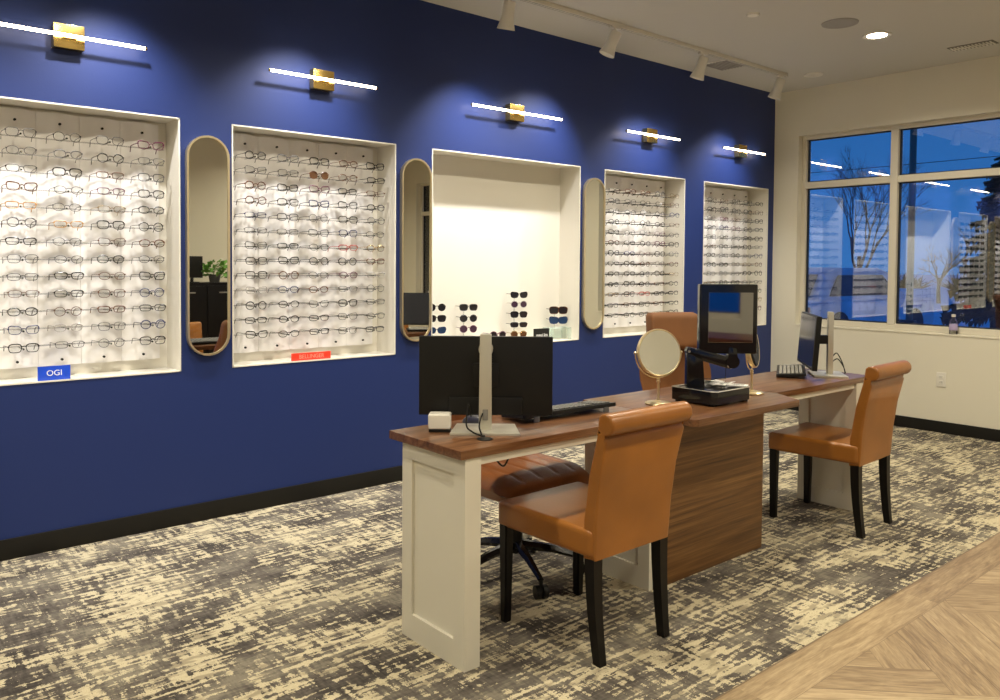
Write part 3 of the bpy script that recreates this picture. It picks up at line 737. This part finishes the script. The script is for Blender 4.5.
# ------------------------------------------------------------------ office chairs
def office_chair(x, y, rz, label, leather, brz, tall=True):
    t = thing('office_chair', label, 'office chair', (x, y, 0), rz, 'brown leather swivel chairs behind the desks')
    # front is local -Y
    mb = MB()
    def seat(u, v):
        X = -.26+.52*u; Y = -.285+.53*v
        ex = 1-abs(2*u-1)**4; ey = 1-abs(2*v-1)**4
        ch = abs(math.sin(PI*5*u))**.4 if .14 < v < .9 else 1
        z = .455+.052*(ex*ey)**.4+.008*(ch-1) - (.03*max(0, .25-v)*4)
        rr = 1-.12*abs(2*v-1)**4*1
        return (X*rr, Y*(1-.08*abs(2*u-1)**4), z)
    mb.grid(seat, 60, 24)
    def under(u, v):
        p = seat(u, v); return (p[0]*.93, p[1]*.93, .405)
    mb.grid(lambda u, v: under(1-u, v), 20, 12)
    def rim(u, v):
        a = u*4; k = int(a) % 4; f = a-int(a)
        uv = [(f, 0), (1, f), (1-f, 1), (0, 1-f)][k]; p = seat(*uv); q = under(*uv)
        return tuple(p[i]*(1-v)+q[i]*v for i in range(3))
    mb.grid(rim, 80, 4, closed_u=True)
    bmesh.ops.remove_doubles(mb.bm, verts=mb.bm.verts, dist=.0008); bmesh.ops.recalc_face_normals(mb.bm, faces=mb.bm.faces)
    mb.build('seat', leather, t, sharp=60)
    # backrest shell
    mb = MB()
    def back(u, v, s):
        z = .50+(.50 if tall else .40)*v; wdt = .262-.085*max(0, v-.40)/.60-.03*max(0, .3-v)/.3
        X = (2*u-1)*wdt; Y = .235+.06*v+.02*math.sin(PI*v)-.055*(abs(2*u-1)**2.2)
        th = .045*(1-abs(2*u-1)**5*.8)*(1-abs(2*v-1)**8*.8)
        ch = .006*(abs(math.sin(PI*5*u))**.5-1) if s > 0 and v < .6 else 0
        return (X, Y-(th+ch)*.5 if s > 0 else Y+th*.5, z)
    mb.grid(lambda u, v: back(u, v, 1), 40, 24); mb.grid(lambda u, v: back(1-u, v, -1), 24, 24)
    def brim(u, v):
        a = u*4; k = int(a) % 4; f = a-int(a); uv = [(f, 0), (1, f), (1-f, 1), (0, 1-f)][k]
        p = back(*uv, 1); q = back(*uv, -1); return tuple(p[i]*(1-v)+q[i]*v for i in range(3))
    mb.grid(brim, 80, 2, closed_u=True)
    bmesh.ops.remove_doubles(mb.bm, verts=mb.bm.verts, dist=.0015); bmesh.ops.recalc_face_normals(mb.bm, faces=mb.bm.faces)
    mb.build('backrest', leather, t, sharp=60)
    # head cushion
    hz = 0 if tall else -.10
    mb = MB(); mb.box((-.195, .205, .840), (.195, .315, 1.070), .050, 5)
    for v in mb.bm.verts:
        v.co.x *= 1-.10*(v.co.z-.85)/.22; v.co.y += .05*(v.co.z-.85)/.22 + .035*(-(v.co.x/.185)**2)
    for v in mb.bm.verts: v.co.z += hz
    mb.build('head_cushion', 'suede_brown', t, sharp=60)
    mb = MB(); mb.tube([(-.17+.34*k/8, .262+.05-.030*((-.17+.34*k/8)/.185)**2, 1.070+hz) for k in range(9)], .0025, 5); mb.build('cushion_seam', 'leather_brown', t)
    # arm bar, gas lift, star base, casters
    mb = MB(); mb.tube([(0, .10, .42), (0, .24, .43), (0, .29, .50), (0, .31, .62)], .022, 8); mb.build('back_bar', 'black_plastic', t)
    mb = MB(); mb.box((-.10, -.12, .405), (.10, .12, .43), .005); mb.cyl((0, 0, .24), (0, 0, .41), .022, n=16); mb.cyl((0, 0, .10), (0, 0, .26), .030, n=16); mb.build('gas_lift', 'black_plastic', t)
    for k in range(5):
        a = brz+2*PI*k/5; d = Vector((math.cos(a), math.sin(a), 0))
        mb = MB(); mb.tube([d*.02+Vector((0, 0, .135)), d*.16+Vector((0, 0, .115)), d*.285+Vector((0, 0, .078))], .016, 6, rs=[.024, .019, .013])
        leg = mb.build('base_arm', 'gloss_black', t)
        mb = MB(); n_ = Vector((-d.y, d.x, 0)); c = d*.285+Vector((0, 0, .029))
        for s_ in (-1, 1): mb.cyl(c+n_*s_*.006, c+n_*s_*.026, .028, n=18)
        mb.cyl(c+Vector((0, 0, .0)), c+Vector((0, 0, .05)), .008, n=8); mb.build('caster', 'black_plastic', leg)
    return t
office_chair(2.365, 2.655, 0, 'brown leather swivel chair tucked under the near desk behind the tan chair', 'leather_brown', math.radians(250), False)
office_chair(4.17, 3.02, math.radians(-22), 'tall-backed brown swivel chair behind the middle desk, in front of blue wall', 'suede_brown', math.radians(300))

# ------------------------------------------------------------------ monitors
def monitor(x, y, rz, screen, tilt, label, zc, cable=True, off=.062):
    """back (stand side) looks to local -Y, screen to +Y"""
    t = thing('computer_monitor', label, 'monitor', (x, y, DT), rz)
    mb = MB(); mb.prism([(-.128, -.085), (.128, -.085), (.112, .095), (-.112, .095)], 0, .010, 'z', bev=.002); mb.build('stand_foot', 'silver_plastic', t)
    mb = MB(); mb.prism([(-.0245, .008), (.0245, .008), (.0215, .365), (-.0215, .365)], -.022, .008, 'y', bev=.004); mb.build('stand_column', 'silver_plastic', t)
    mb = MB(); mb.box((-.010, -.0235, .045), (.010, -.0215, .085), .002); mb.build('cable_slot', 'vent_dark', t)
    mb = MB()
    if cable: mb.cyl((0, .007, zc+.10), (0, off-.012, zc+.10), .027, n=24); mb.build('mount_disc', 'silver_plastic', t)
    else: mb.box((-.022, .007, zc-.025), (.022, off-.024, zc+.025), .004); mb.build('mount_arm', 'black_plastic', t)
    Mx = Matrix.Translation((0, off, zc)) @ Matrix.Rotation(tilt, 4, 'X')
    mb = MB(); mb.box((-.254, -.012, -.155), (.254, .016, .145), .004, M=Mx); mb.box((-.14, -.022, -.150), (.14, -.010, -.085), .006, M=Mx); mb.box((-.05, -.026, -.045), (.05, -.010, .045), .006, M=Mx)
    p = mb.build('display_panel', 'black_plastic', t)
    mb = MB(); mb.box((-.247, .0155, -.140), (.247, .0175, .138), .0008, M=Mx); mb.build('screen', screen, p, smooth=False)
    if cable:
        mb = MB(); mb.tube(spline([(-.055, .03, zc-.155), (-.062, .0, .10), (-.070, -.03, .03), (-.045, -.092, .016), (-.015, -.105, .006), (.0, -.10, .003)]), .0032, 6); mb.build('cable', 'black_rubber', t)
        mb = MB(); mb.tube(spline([(-.01, -.024, .07), (-.018, -.05, .05), (-.020, -.080, .03), (-.010, -.10, .004)]), .0032, 6); mb.build('cable', 'black_rubber', t)
    return t
monitor(1.902, 2.312, -yaw, 'screen_blue', 0, 'black monitor on silver stand seen from behind, on the near desk', .205)
tag(MB().lathe([(.001, 0), (.028, 0), (.030, .002), (.024, .004), (.001, .004)], 24).build('desk_grommet', 'black_plastic', loc=(1.812, 2.205, DT)), 'small black cable grommet in near desk top by monitor foot', 'grommet')
m3 = monitor(4.43, 2.285, math.radians(38), 'screen_dark', math.radians(4), 'black monitor seen edge-on on the far desk by the window', .205, False, .105)
mb = MB(); mb.tube(spline([(.01, -.02, .10), (.03, -.05, .125), (.05, -.085, .07), (.055, -.10, .02), (.05, -.10, .002)]), .003, 6); mb.build('cable', 'black_rubber', m3)
mb = MB(); mb.tube(spline([(-.01, -.02, .08), (.0, -.05, .095), (.02, -.085, .05), (.03, -.10, .01)]), .003, 6); mb.build('cable', 'black_rubber', m3)

# small things on the near desk
t = thing('card_reader', 'small white rounded device on dark base at the near desk corner', 'device', (1.772, 2.421, DT), -yaw)
mb = MB(); mb.box((-.040, -.030, 0), (.040, .030, .012), .004); mb.build('device_base', 'black_plastic', t)
mb = MB(); mb.box((-.042, -.032, .010), (.042, .032, .068), .012, 3); mb.build('device_body', 'white_plastic', t)
t = thing('computer_mouse', 'small grey computer mouse behind the monitor stand on near desk', 'mouse', (1.965, 2.455, DT), .4)
mb = MB(); mb.sph((0, 0, .0), .03, (1, 1.75, 1.1), 20)
bmesh.ops.bisect_plane(mb.bm, geom=mb.bm.verts[:]+mb.bm.edges[:]+mb.bm.faces[:], plane_co=(0, 0, 0), plane_no=(0, 0, -1), clear_outer=True); mb.build('mouse_shell', 'grey_plastic', t)
mb = MB(); mb.cyl((-.004, .028, .028), (.004, .028, .028), .008, n=12); mb.build('scroll_wheel', 'black_rubber', t)

def keyboard(x, y, rz, lift, km, bm_, label, feet=True):
    """far (raised) edge to local -Y"""
    t = thing('keyboard', label, 'keyboard', (x, y, DT), rz)
    M = Matrix.Translation((0, 0, .004)) @ Matrix.Rotation(-lift, 4, 'X'); M = Matrix.Translation((0, 0, .076*math.sin(lift))) @ M
    mb = MB(); mb.prism([(-.228, -.072), (-.218, -.078), (.218, -.078), (.228, -.072), (.226, .070), (.214, .080), (-.214, .080), (-.226, .070)], 0, .016, 'z', M=M, bev=.004); b = mb.build('keyboard_body', bm_, t)
    caps = {}
    def cap(x0, x1, yy):
        wd = round(x1-x0, 4)
        if wd not in caps:
            q = MB(); q.box((0, .002, .015), (wd, .019, .0215), .002, 1); q = q.build('key', km, t); caps[wd] = q
        else: q = caps[wd].copy(); COL.objects.link(q)
        q.matrix_local = M @ Matrix.Translation((x0, yy, 0))
    for r in range(6):
        yy = -.062+r*.0215; c = 0
        while c < 18:
            wd = {(5, 4): 6, (3, 12): 2, (4, 0): 2, (2, 12): 2}.get((r, c), 1)
            if c != 14: cap(-.208+c*.0232, -.208+(c+wd)*.0232-.003, yy)
            c += wd
    if feet:
        for sx in (-1, 1):
            mb = MB(); mb.box((sx*.17-.012, -.080, .0), (sx*.17+.012, -.072, .022), .002); mb.build('fold_foot', 'grey_plastic', t)
    return t
kb = keyboard(2.360, 2.378, math.radians(-3), math.radians(6), 'key_dark', 'black_plastic', 'black keyboard on fold-out feet on the near desk')
keyboard(4.325, 2.455, math.radians(30), math.radians(4), 'key_grey', 'black_plastic', 'grey-keyed keyboard lying on the far desk in front of its monitor', False)

kb.scale = (1.13, 1, 1)

# makeup mirrors
def makeup_mirror(x, y, rz, tilt, label, rad=.102, zc=.232):
    t = thing('makeup_mirror', label, 'mirror', (x, y, DT), rz, 'round brass table mirrors')
    mb = MB(); mb.lathe([(.001, .001), (.058, .001), (.060, .004), (.055, .008), (.030, .011), (.010, .018), (.001, .018)], 32); mb.build('stand_base', 'pale_brass', t)
    mb = MB(); mb.lathe([(.006, .012), (.008, .02), (.0055, .028), (.0055, .095), (.009, .10), (.009, .104), (.006, .108), (.009, .113), (.006, .118), (.005, zc-rad-.012)], 16); mb.build('stand_post', 'pale_brass', t)
    mb = MB(); mb.tube([(math.sin(a)*(rad+.012), .004, zc-math.cos(a)*(rad+.012)) for a in [(-PI/2)+PI*k/16 for k in range(17)]], .0035, 6); mb.sph((-rad-.012, .004, zc), .007, n=10); mb.sph((rad+.012, .004, zc), .007, n=10); mb.build('yoke', 'pale_brass', t)
    M = Matrix.Translation((0, 0, zc)) @ Matrix.Rotation(tilt, 4, 'X')
    Q = M @ Matrix.Rotation(PI/2, 4, 'X')
    mb = MB(); mb.lathe([(rad*.97, .0095), (rad, .011), (rad+.004, .008), (rad+.005, 0), (rad+.004, -.008), (rad, -.011), (rad*.97, -.0095)], 40, M=Q)
    mb.build('mirror_rim', 'pale_brass', t)
    mb = MB(); mb.cyl(Q @ Vector((0, 0, -.009)), Q @ Vector((0, 0, .0098)), rad*.972, n=48); mb.build('mirror_disc', 'mirror_glass', t, sharp=30)
    return t
mm = makeup_mirror(2.888, 2.285, -yaw+math.radians(16), math.radians(-8), 'round brass table mirror on the middle desk left of the black box')
dup(mm, (3.49, 2.19, DT), -yaw+math.radians(60), 'round brass table mirror partly hidden behind the square black-framed screen')

# measuring screen on an arm over a black tray
t = thing('tray_box', 'low black box with white rim line, open tray on top, on middle desk', 'box', (3.145, 2.18, DT))
mb = MB(); mb.prism([(-.145, .115), (-.145, -.095), (-.125, -.118), (.125, -.118), (.145, -.10), (.145, .115)], .010, .066, 'z', bev=.003); mb.build('box_body', 'gloss_black', t)
mb = MB(); pts = [(-.1455, .115), (-.1455, -.0955), (-.1255, -.1185), (.1255, -.1185), (.1455, -.1005), (.1455, .115)]
mb.tube([(a, b, .068) for a, b in pts], .0022, 5, closed=True); mb.build('rim_line', 'white_metal', t)
for sx in (-1, 1):
    for sy in (-1, 1): mb = MB(); mb.box((sx*.12-.014, sy*.09-.014, 0), (sx*.12+.014, sy*.09+.014, .012), .003); mb.build('foot', 'black_rubber', t)
# lens papers on the tray
g = random.Random(5)
for k in range(6):
    mb = MB(); a = g.uniform(0, PI); cx, cy = -.01+g.uniform(0, .10), -.03+g.uniform(-.06, .09)
    Mx = Matrix.Translation((3.145+.01+cx, 2.18+cy-.005, DT+.0685+k*.0022+.0045*(k % 3))) @ Matrix.Rotation(a, 4, 'Z') @ Matrix.Rotation(.10*(k % 3), 4, 'Y')
    mb.box((-.045, -.030, 0), (.045, .030, .0015), M=Mx)
    for q in range(4): mb.box((-.03, -.016+q*.009, .0015), (.02+.008*(q % 2), -.0135+q*.009, .0019), M=Mx, mi=1)
    o = mb.build('paper_slip', ['paper', 'grey_plastic'], smooth=False); tag(o, 'white printed paper slip in the black tray, %s' % ['at the bottom of the pile', 'second from the bottom', 'third from the bottom', 'third from the top', 'second from the top', 'on top of the pile'][k], 'paper', 'printed slips in the black tray')
r = place_glasses(3.215, 2.225, DT+.090, -.6, 'oval', 'black', 'thin black eyeglasses lying on the papers in the black tray', None, None, .0014)
r.rotation_euler = (math.radians(82), 0, -.6)
if 'group' in r: del r['group']
t = thing('arm_mounted_screen', 'black jointed arm with square black-framed screen rising from the black box', 'screen', (3.085, 2.235, DT+.066), -yaw)
mb = MB(); mb.prism([(-.040, 0), (.045, 0), (.035, .135), (.010, .175), (-.040, .180)], -.022, .022, 'y', bev=.005); mb.build('arm_post', 'gloss_black', t)
mb = MB(); mb.prism([(-.035, .185), (-.045, .165), (-.035, .145), (.015, .125), (.155, .085), (.180, .088), (.192, .115), (.175, .135), (.03, .172)], -.022, .022, 'y', bev=.008); mb.build('arm_beam', 'gloss_black', t)
mb = MB(); mb.cyl((-.030, -.026, .165), (-.030, .026, .165), .006, n=12); mb.cyl((.150, -.025, .098), (.150, .025, .098), .005, n=12); mb.build('joint_pins', 'steel', t)
mb = MB(); mb.cyl((.172, -.026, .118), (.172, .026, .118), .030, n=20); mb.prism([(.145, .115), (.200, .115), (.190, .180), (.155, .185)], -.018, .018, 'y', bev=.006); mb.build('arm_head', 'gloss_black', t)
bz = .154
mb = MB(); x0, x1, z0, z1 = .018, .285, bz, bz+.320; f_ = .045
mb.box((x0, -.012, z0), (x1, .035, z1), .010, 3)
for v in mb.bm.verts: pass
fr_o = mb.build('screen_frame', 'gloss_black', t)
mb = MB(); mb.box((x0+.040, -.0150, z0+.052), (x1-.022, -.0115, z1-.038), .001); mb.build('screen_glass', 'screen_mirror', fr_o, smooth=False)

# cables under the desks
def cable(pts, label, r=.0035):
    mb = MB(); mb.tube(spline(pts), r, 6); o = mb.build('cable', 'black_rubber'); tag(o, label, 'cable')
cable([(1.82, 2.18, DT-TH-.005), (1.84, 2.18, .69), (1.88, 2.18, .655), (1.92, 2.19, .69), (1.95, 2.20, DT-TH-.005)], 'black cable loop sagging under the near desk top')
cable([(3.66, 2.165, DT-TH-.038), (3.78, 2.17, .685), (3.95, 2.17, .695), (4.10, 2.17, .705), (4.25, 2.17, .69), (4.32, 2.17, .70), (4.38, 2.17, .715), (4.42, 2.18, DT-TH-.005)], 'black cable hanging under the far desk edge')

# ------------------------------------------------------------------ furniture behind the viewer, seen only in the mirrors
t = thing('storage_cabinet', 'black cabinet behind the viewer, seen in the leftmost wall mirror', 'cabinet', (3.72, -1.75, 0))
mb = MB(); mb.box((-.42, -.25, 0), (.42, .25, 1.12), .004); mb.build('cabinet_body', 'black_wood', t)
for sx in (-1, 1):
    mb = MB(); mb.box((sx*.21-.20, .25, .05), (sx*.21+.20, .268, 1.08), .002); d_ = mb.build('door', 'black_wood', t)
    mb = MB(); mb.box((sx*.21-.06, .268, .99), (sx*.21+.06, .285, 1.005), .002); mb.build('door_handle', 'steel', d_)
t = thing('potted_plant', 'leafy green plant on the black cabinet, seen in the leftmost mirror', 'plant', (3.88, -1.66, 1.12))
mb = MB(); mb.lathe([(.001, 0), (.06, 0), (.075, .10), (.07, .10), (.001, .09)], 20); mb.build('plant_pot', 'pot', t)
mb = MB(); g = random.Random(4)
for k in range(110):
    a = g.uniform(0, 2*PI); rr = g.uniform(.02, .20); z = .10+g.uniform(0, .17)-rr*.25; c = Vector((rr*math.cos(a), rr*math.sin(a), z)); d = Vector((math.cos(a)+g.uniform(-.5, .5), math.sin(a)+g.uniform(-.5, .5), g.uniform(-.3, .8))).normalized(); s_ = d.orthogonal().normalized(); L = g.uniform(.06, .10)
    mb.face([c, c+d*L*.5+s_*L*.3, c+d*L, c+d*L*.5-s_*L*.3])
mb.build('leaves', 'foliage', t, smooth=False)
t = thing('desktop_computer', 'black monitor on the black cabinet, seen in the leftmost mirror', 'monitor', (3.58, -1.62, 1.12))
mb = MB(); mb.box((-.13, -.015, .06), (.13, .015, .33), .004); mb.build('display_panel', 'black_plastic', t)
mb = MB(); mb.cyl((0, 0, 0), (0, 0, .07), .02, n=12); mb.cyl((0, 0, 0), (0, 0, .01), .09, n=20); mb.build('stand', 'black_plastic', t)
t = thing('sideboard', 'low red-brown wooden counter behind the viewer, reflected in the square screen', 'counter', (1.7, -1.35, 0))
mb = MB(); mb.box((-1.2, -.3, .70), (1.2, .3, .74), .003); mb.build('counter_top', 'brown_cabinet', t)
mb = MB(); mb.box((-1.17, -.27, 0), (1.17, .27, .70), .003); mb.build('counter_body', 'brown_cabinet', t)

# ------------------------------------------------------------------ outside
mb = MB(); gnd = random.Random(2)
mb.box((XR+.25, -60, -.35), (160, 160, -.15)); mb.box((-40, -80, -.35), (XR+.25, YB-.3, -.15))
struct(mb.build('ground', 'snow', smooth=False), 'snow-covered ground outside')
def bare_tree(x, y, h, label, seed, spread=.55, trunk=.11, lv=6, name='bare_tree'):
    g = random.Random(seed); mb = MB(); t = thing(name, label, 'tree', (x, y, -.15))
    tr = MB(); 
    def grow(p, d, L, r, k, dest):
        q = p+d*L; dest.tube([p, (p+q)/2+Vector((g.uniform(-1, 1), g.uniform(-1, 1), 0))*L*.04, q], r, 4, rs=[r, r*.85, r*.68])
        if k == 0: return
        for _ in range(3 if k > 1 else 4):
            a = Vector((g.gauss(0, 1), g.gauss(0, 1), g.gauss(0, .5))); a = (a-d*a.dot(d)).normalized()
            nd = (d+a*g.uniform(.35, .9)*spread*1.3+Vector((0, 0, .14))).normalized(); grow(q-d*L*g.uniform(0, .45), nd, L*g.uniform(.6, .82), r*.52, k-1, mb)
    grow(Vector((0, 0, 0)), Vector((0, 0, 1)), h*.30, trunk, lv, tr)
    tr.build('trunk', 'bark', t); mb.build('branches', 'bark', t); return t
bare_tree(20.5, 9.8, 6.0, 'tall leafless tree outside behind the left window pane', 3, .46, .080, 7)
bare_tree(34, 11.9, 4.2, 'rounded bare tree outside behind the wide window pane', 8, .7, .10, 6)
bare_tree(36, 13.8, 3.6, 'smaller bare tree outside left of the rounded one', 12, .7, .09, 5)
bare_tree(35, 9.0, 3.0, 'low bare tree outside right of the rounded one', 15, .7, .09, 5)
def conifer(x, y, h, label, seed):
    g = random.Random(seed); t = thing('conifer_tree', label, 'tree', (x, y, -.15)); mb = MB(); mb.cyl((0, 0, 0), (0, 0, h), .16, .02, 8); mb.build('trunk', 'bark', t)
    mb = MB(); n = 340
    for k in range(n):
        f = k/n; z = .5+(h-.5)*f; L = (h*.24)*(1-f)**.8+.12; a = g.uniform(0, 2*PI); d = Vector((math.cos(a), math.sin(a), -.22)); s_ = Vector((-math.sin(a), math.cos(a), 0)); p = Vector((0, 0, z)); L *= g.uniform(.7, 1.1)
        for e in range(5):
            u0 = L*e/5; u1 = L*(e+1.35)/5; wv = .10*L*(1-e/6)+.04
            mb.face([p+d*u0, p+d*u1+s_*wv, p+d*(u1+.02)+Vector((0, 0, .03)), p+d*u1-s_*wv]); mb.face([p+d*u0, p+d*(u1*.95)+Vector((0, 0, -.16*L-.03)), p+d*u1])
    mb.build('needles', 'conifer', t, smooth=False)
conifer(21.0, 6.75, 4.1, 'dark conifer tree outside at the right edge of the window', 6)
# low far hedge line
g = random.Random(9)
for i in range(11):
    x, y = 60+g.uniform(-3, 3), 8+i*4.2; t = thing('roadside_bush', 'dark low bush in the far row across the snow, %s from the right' % ['first', 'second', 'third', 'fourth', 'fifth', 'sixth', 'seventh', 'eighth', 'ninth', 'tenth', 'eleventh'][i], 'bush', (x, y, -.15), 0, 'dark bushes far across the snow')
    mb = MB(); s_ = g.uniform(.8, 1.5)
    for q in range(150):
        a = g.uniform(0, 2*PI); e = g.uniform(.15, 1.3); L = s_*g.uniform(.7, 1.35); d = Vector((math.cos(a)*math.cos(e), math.sin(a)*math.cos(e), math.sin(e))); o_ = Vector((g.uniform(-.2, .2), g.uniform(-.9, .9), 0))*s_
        mb.tube([o_, o_+d*L*.5, o_+d*L+Vector((g.uniform(-.1, .1), g.uniform(-.1, .1), 0))], .03, 3, rs=[.05, .035, .012])
    mb.build('foliage', 'bark', t)
# car seen end-on, under snow
t = thing('parked_car', 'snow-dusted car parked outside behind the left window pane', 'car', (16.4, 8.25, -.15), math.radians(-6))
mb = MB(); mb.box((-2.2, -.88, .28), (2.2, .88, .88), .16, 4); mb.build('car_body', 'car_snow', t)
mb = MB(); mb.prism([(-1.9, .85), (-1.45, 1.40), (-1.1, 1.50), (.4, 1.50), (.75, 1.42), (1.35, .85)], -.74, .74, 'y', bev=.08)
for v in mb.bm.verts: v.co.y *= 1-.16*max(0, v.co.z-.85)/.65
mb.build('cabin', 'car_snow', t)
mb = MB(); mb.face([(-1.905, -.62, .95), (-1.905, .62, .95), (-1.52, .54, 1.37), (-1.52, -.54, 1.37)]); 
for v in mb.bm.verts: v.co.x -= .03
mb.build('rear_window', 'car_glass', t, smooth=False)
for sy in (-1, 1):
    mb = MB(); mb.prism([(-1.45, .95), (-1.15, 1.36), (.35, 1.36), (.95, .95)], sy*.70, sy*.735, 'y'); mb.build('side_window', 'car_glass', t)
    mb = MB(); mb.box((-2.23, sy*.72-.10, .62), (-2.17, sy*.72+.10, .76), .02); mb.build('tail_light', 'frame_red' if 'frame_red' in MATS else FR['red'], t)
for sx in (-1.35, 1.35):
    for sy in (-1, 1): mb = MB(); mb.cyl((sx, sy*.68, .33), (sx, sy*.90, .33), .33, n=24); mb.cyl((sx, sy*.90, .33), (sx, sy*.91, .33), .18, n=16); mb.build('wheel', 'tyre', t)
t = thing('utility_pole', 'tall dark pole outside just right of the window mullion', 'pole', (13.9, 5.78, -.15))
mb = MB(); mb.cyl((0, 0, 0), (0, 0, 7.5), .055, .05, 12); mb.build('pole_shaft', 'pole_green', t)
mb = MB(); mb.box((-.16, -.14, .25), (-.05, .14, .65), .01); mb.build('meter_box', 'black_plastic', t)
mb = MB(); mb.tube([(30, -10, 5.35), (30, 5, 5.10), (30, 15, 5.05), (30, 40, 5.25)], .012, 5); tag(mb.build('power_line', 'tyre'), 'thin dark overhead wire crossing the upper window panes', 'wire')
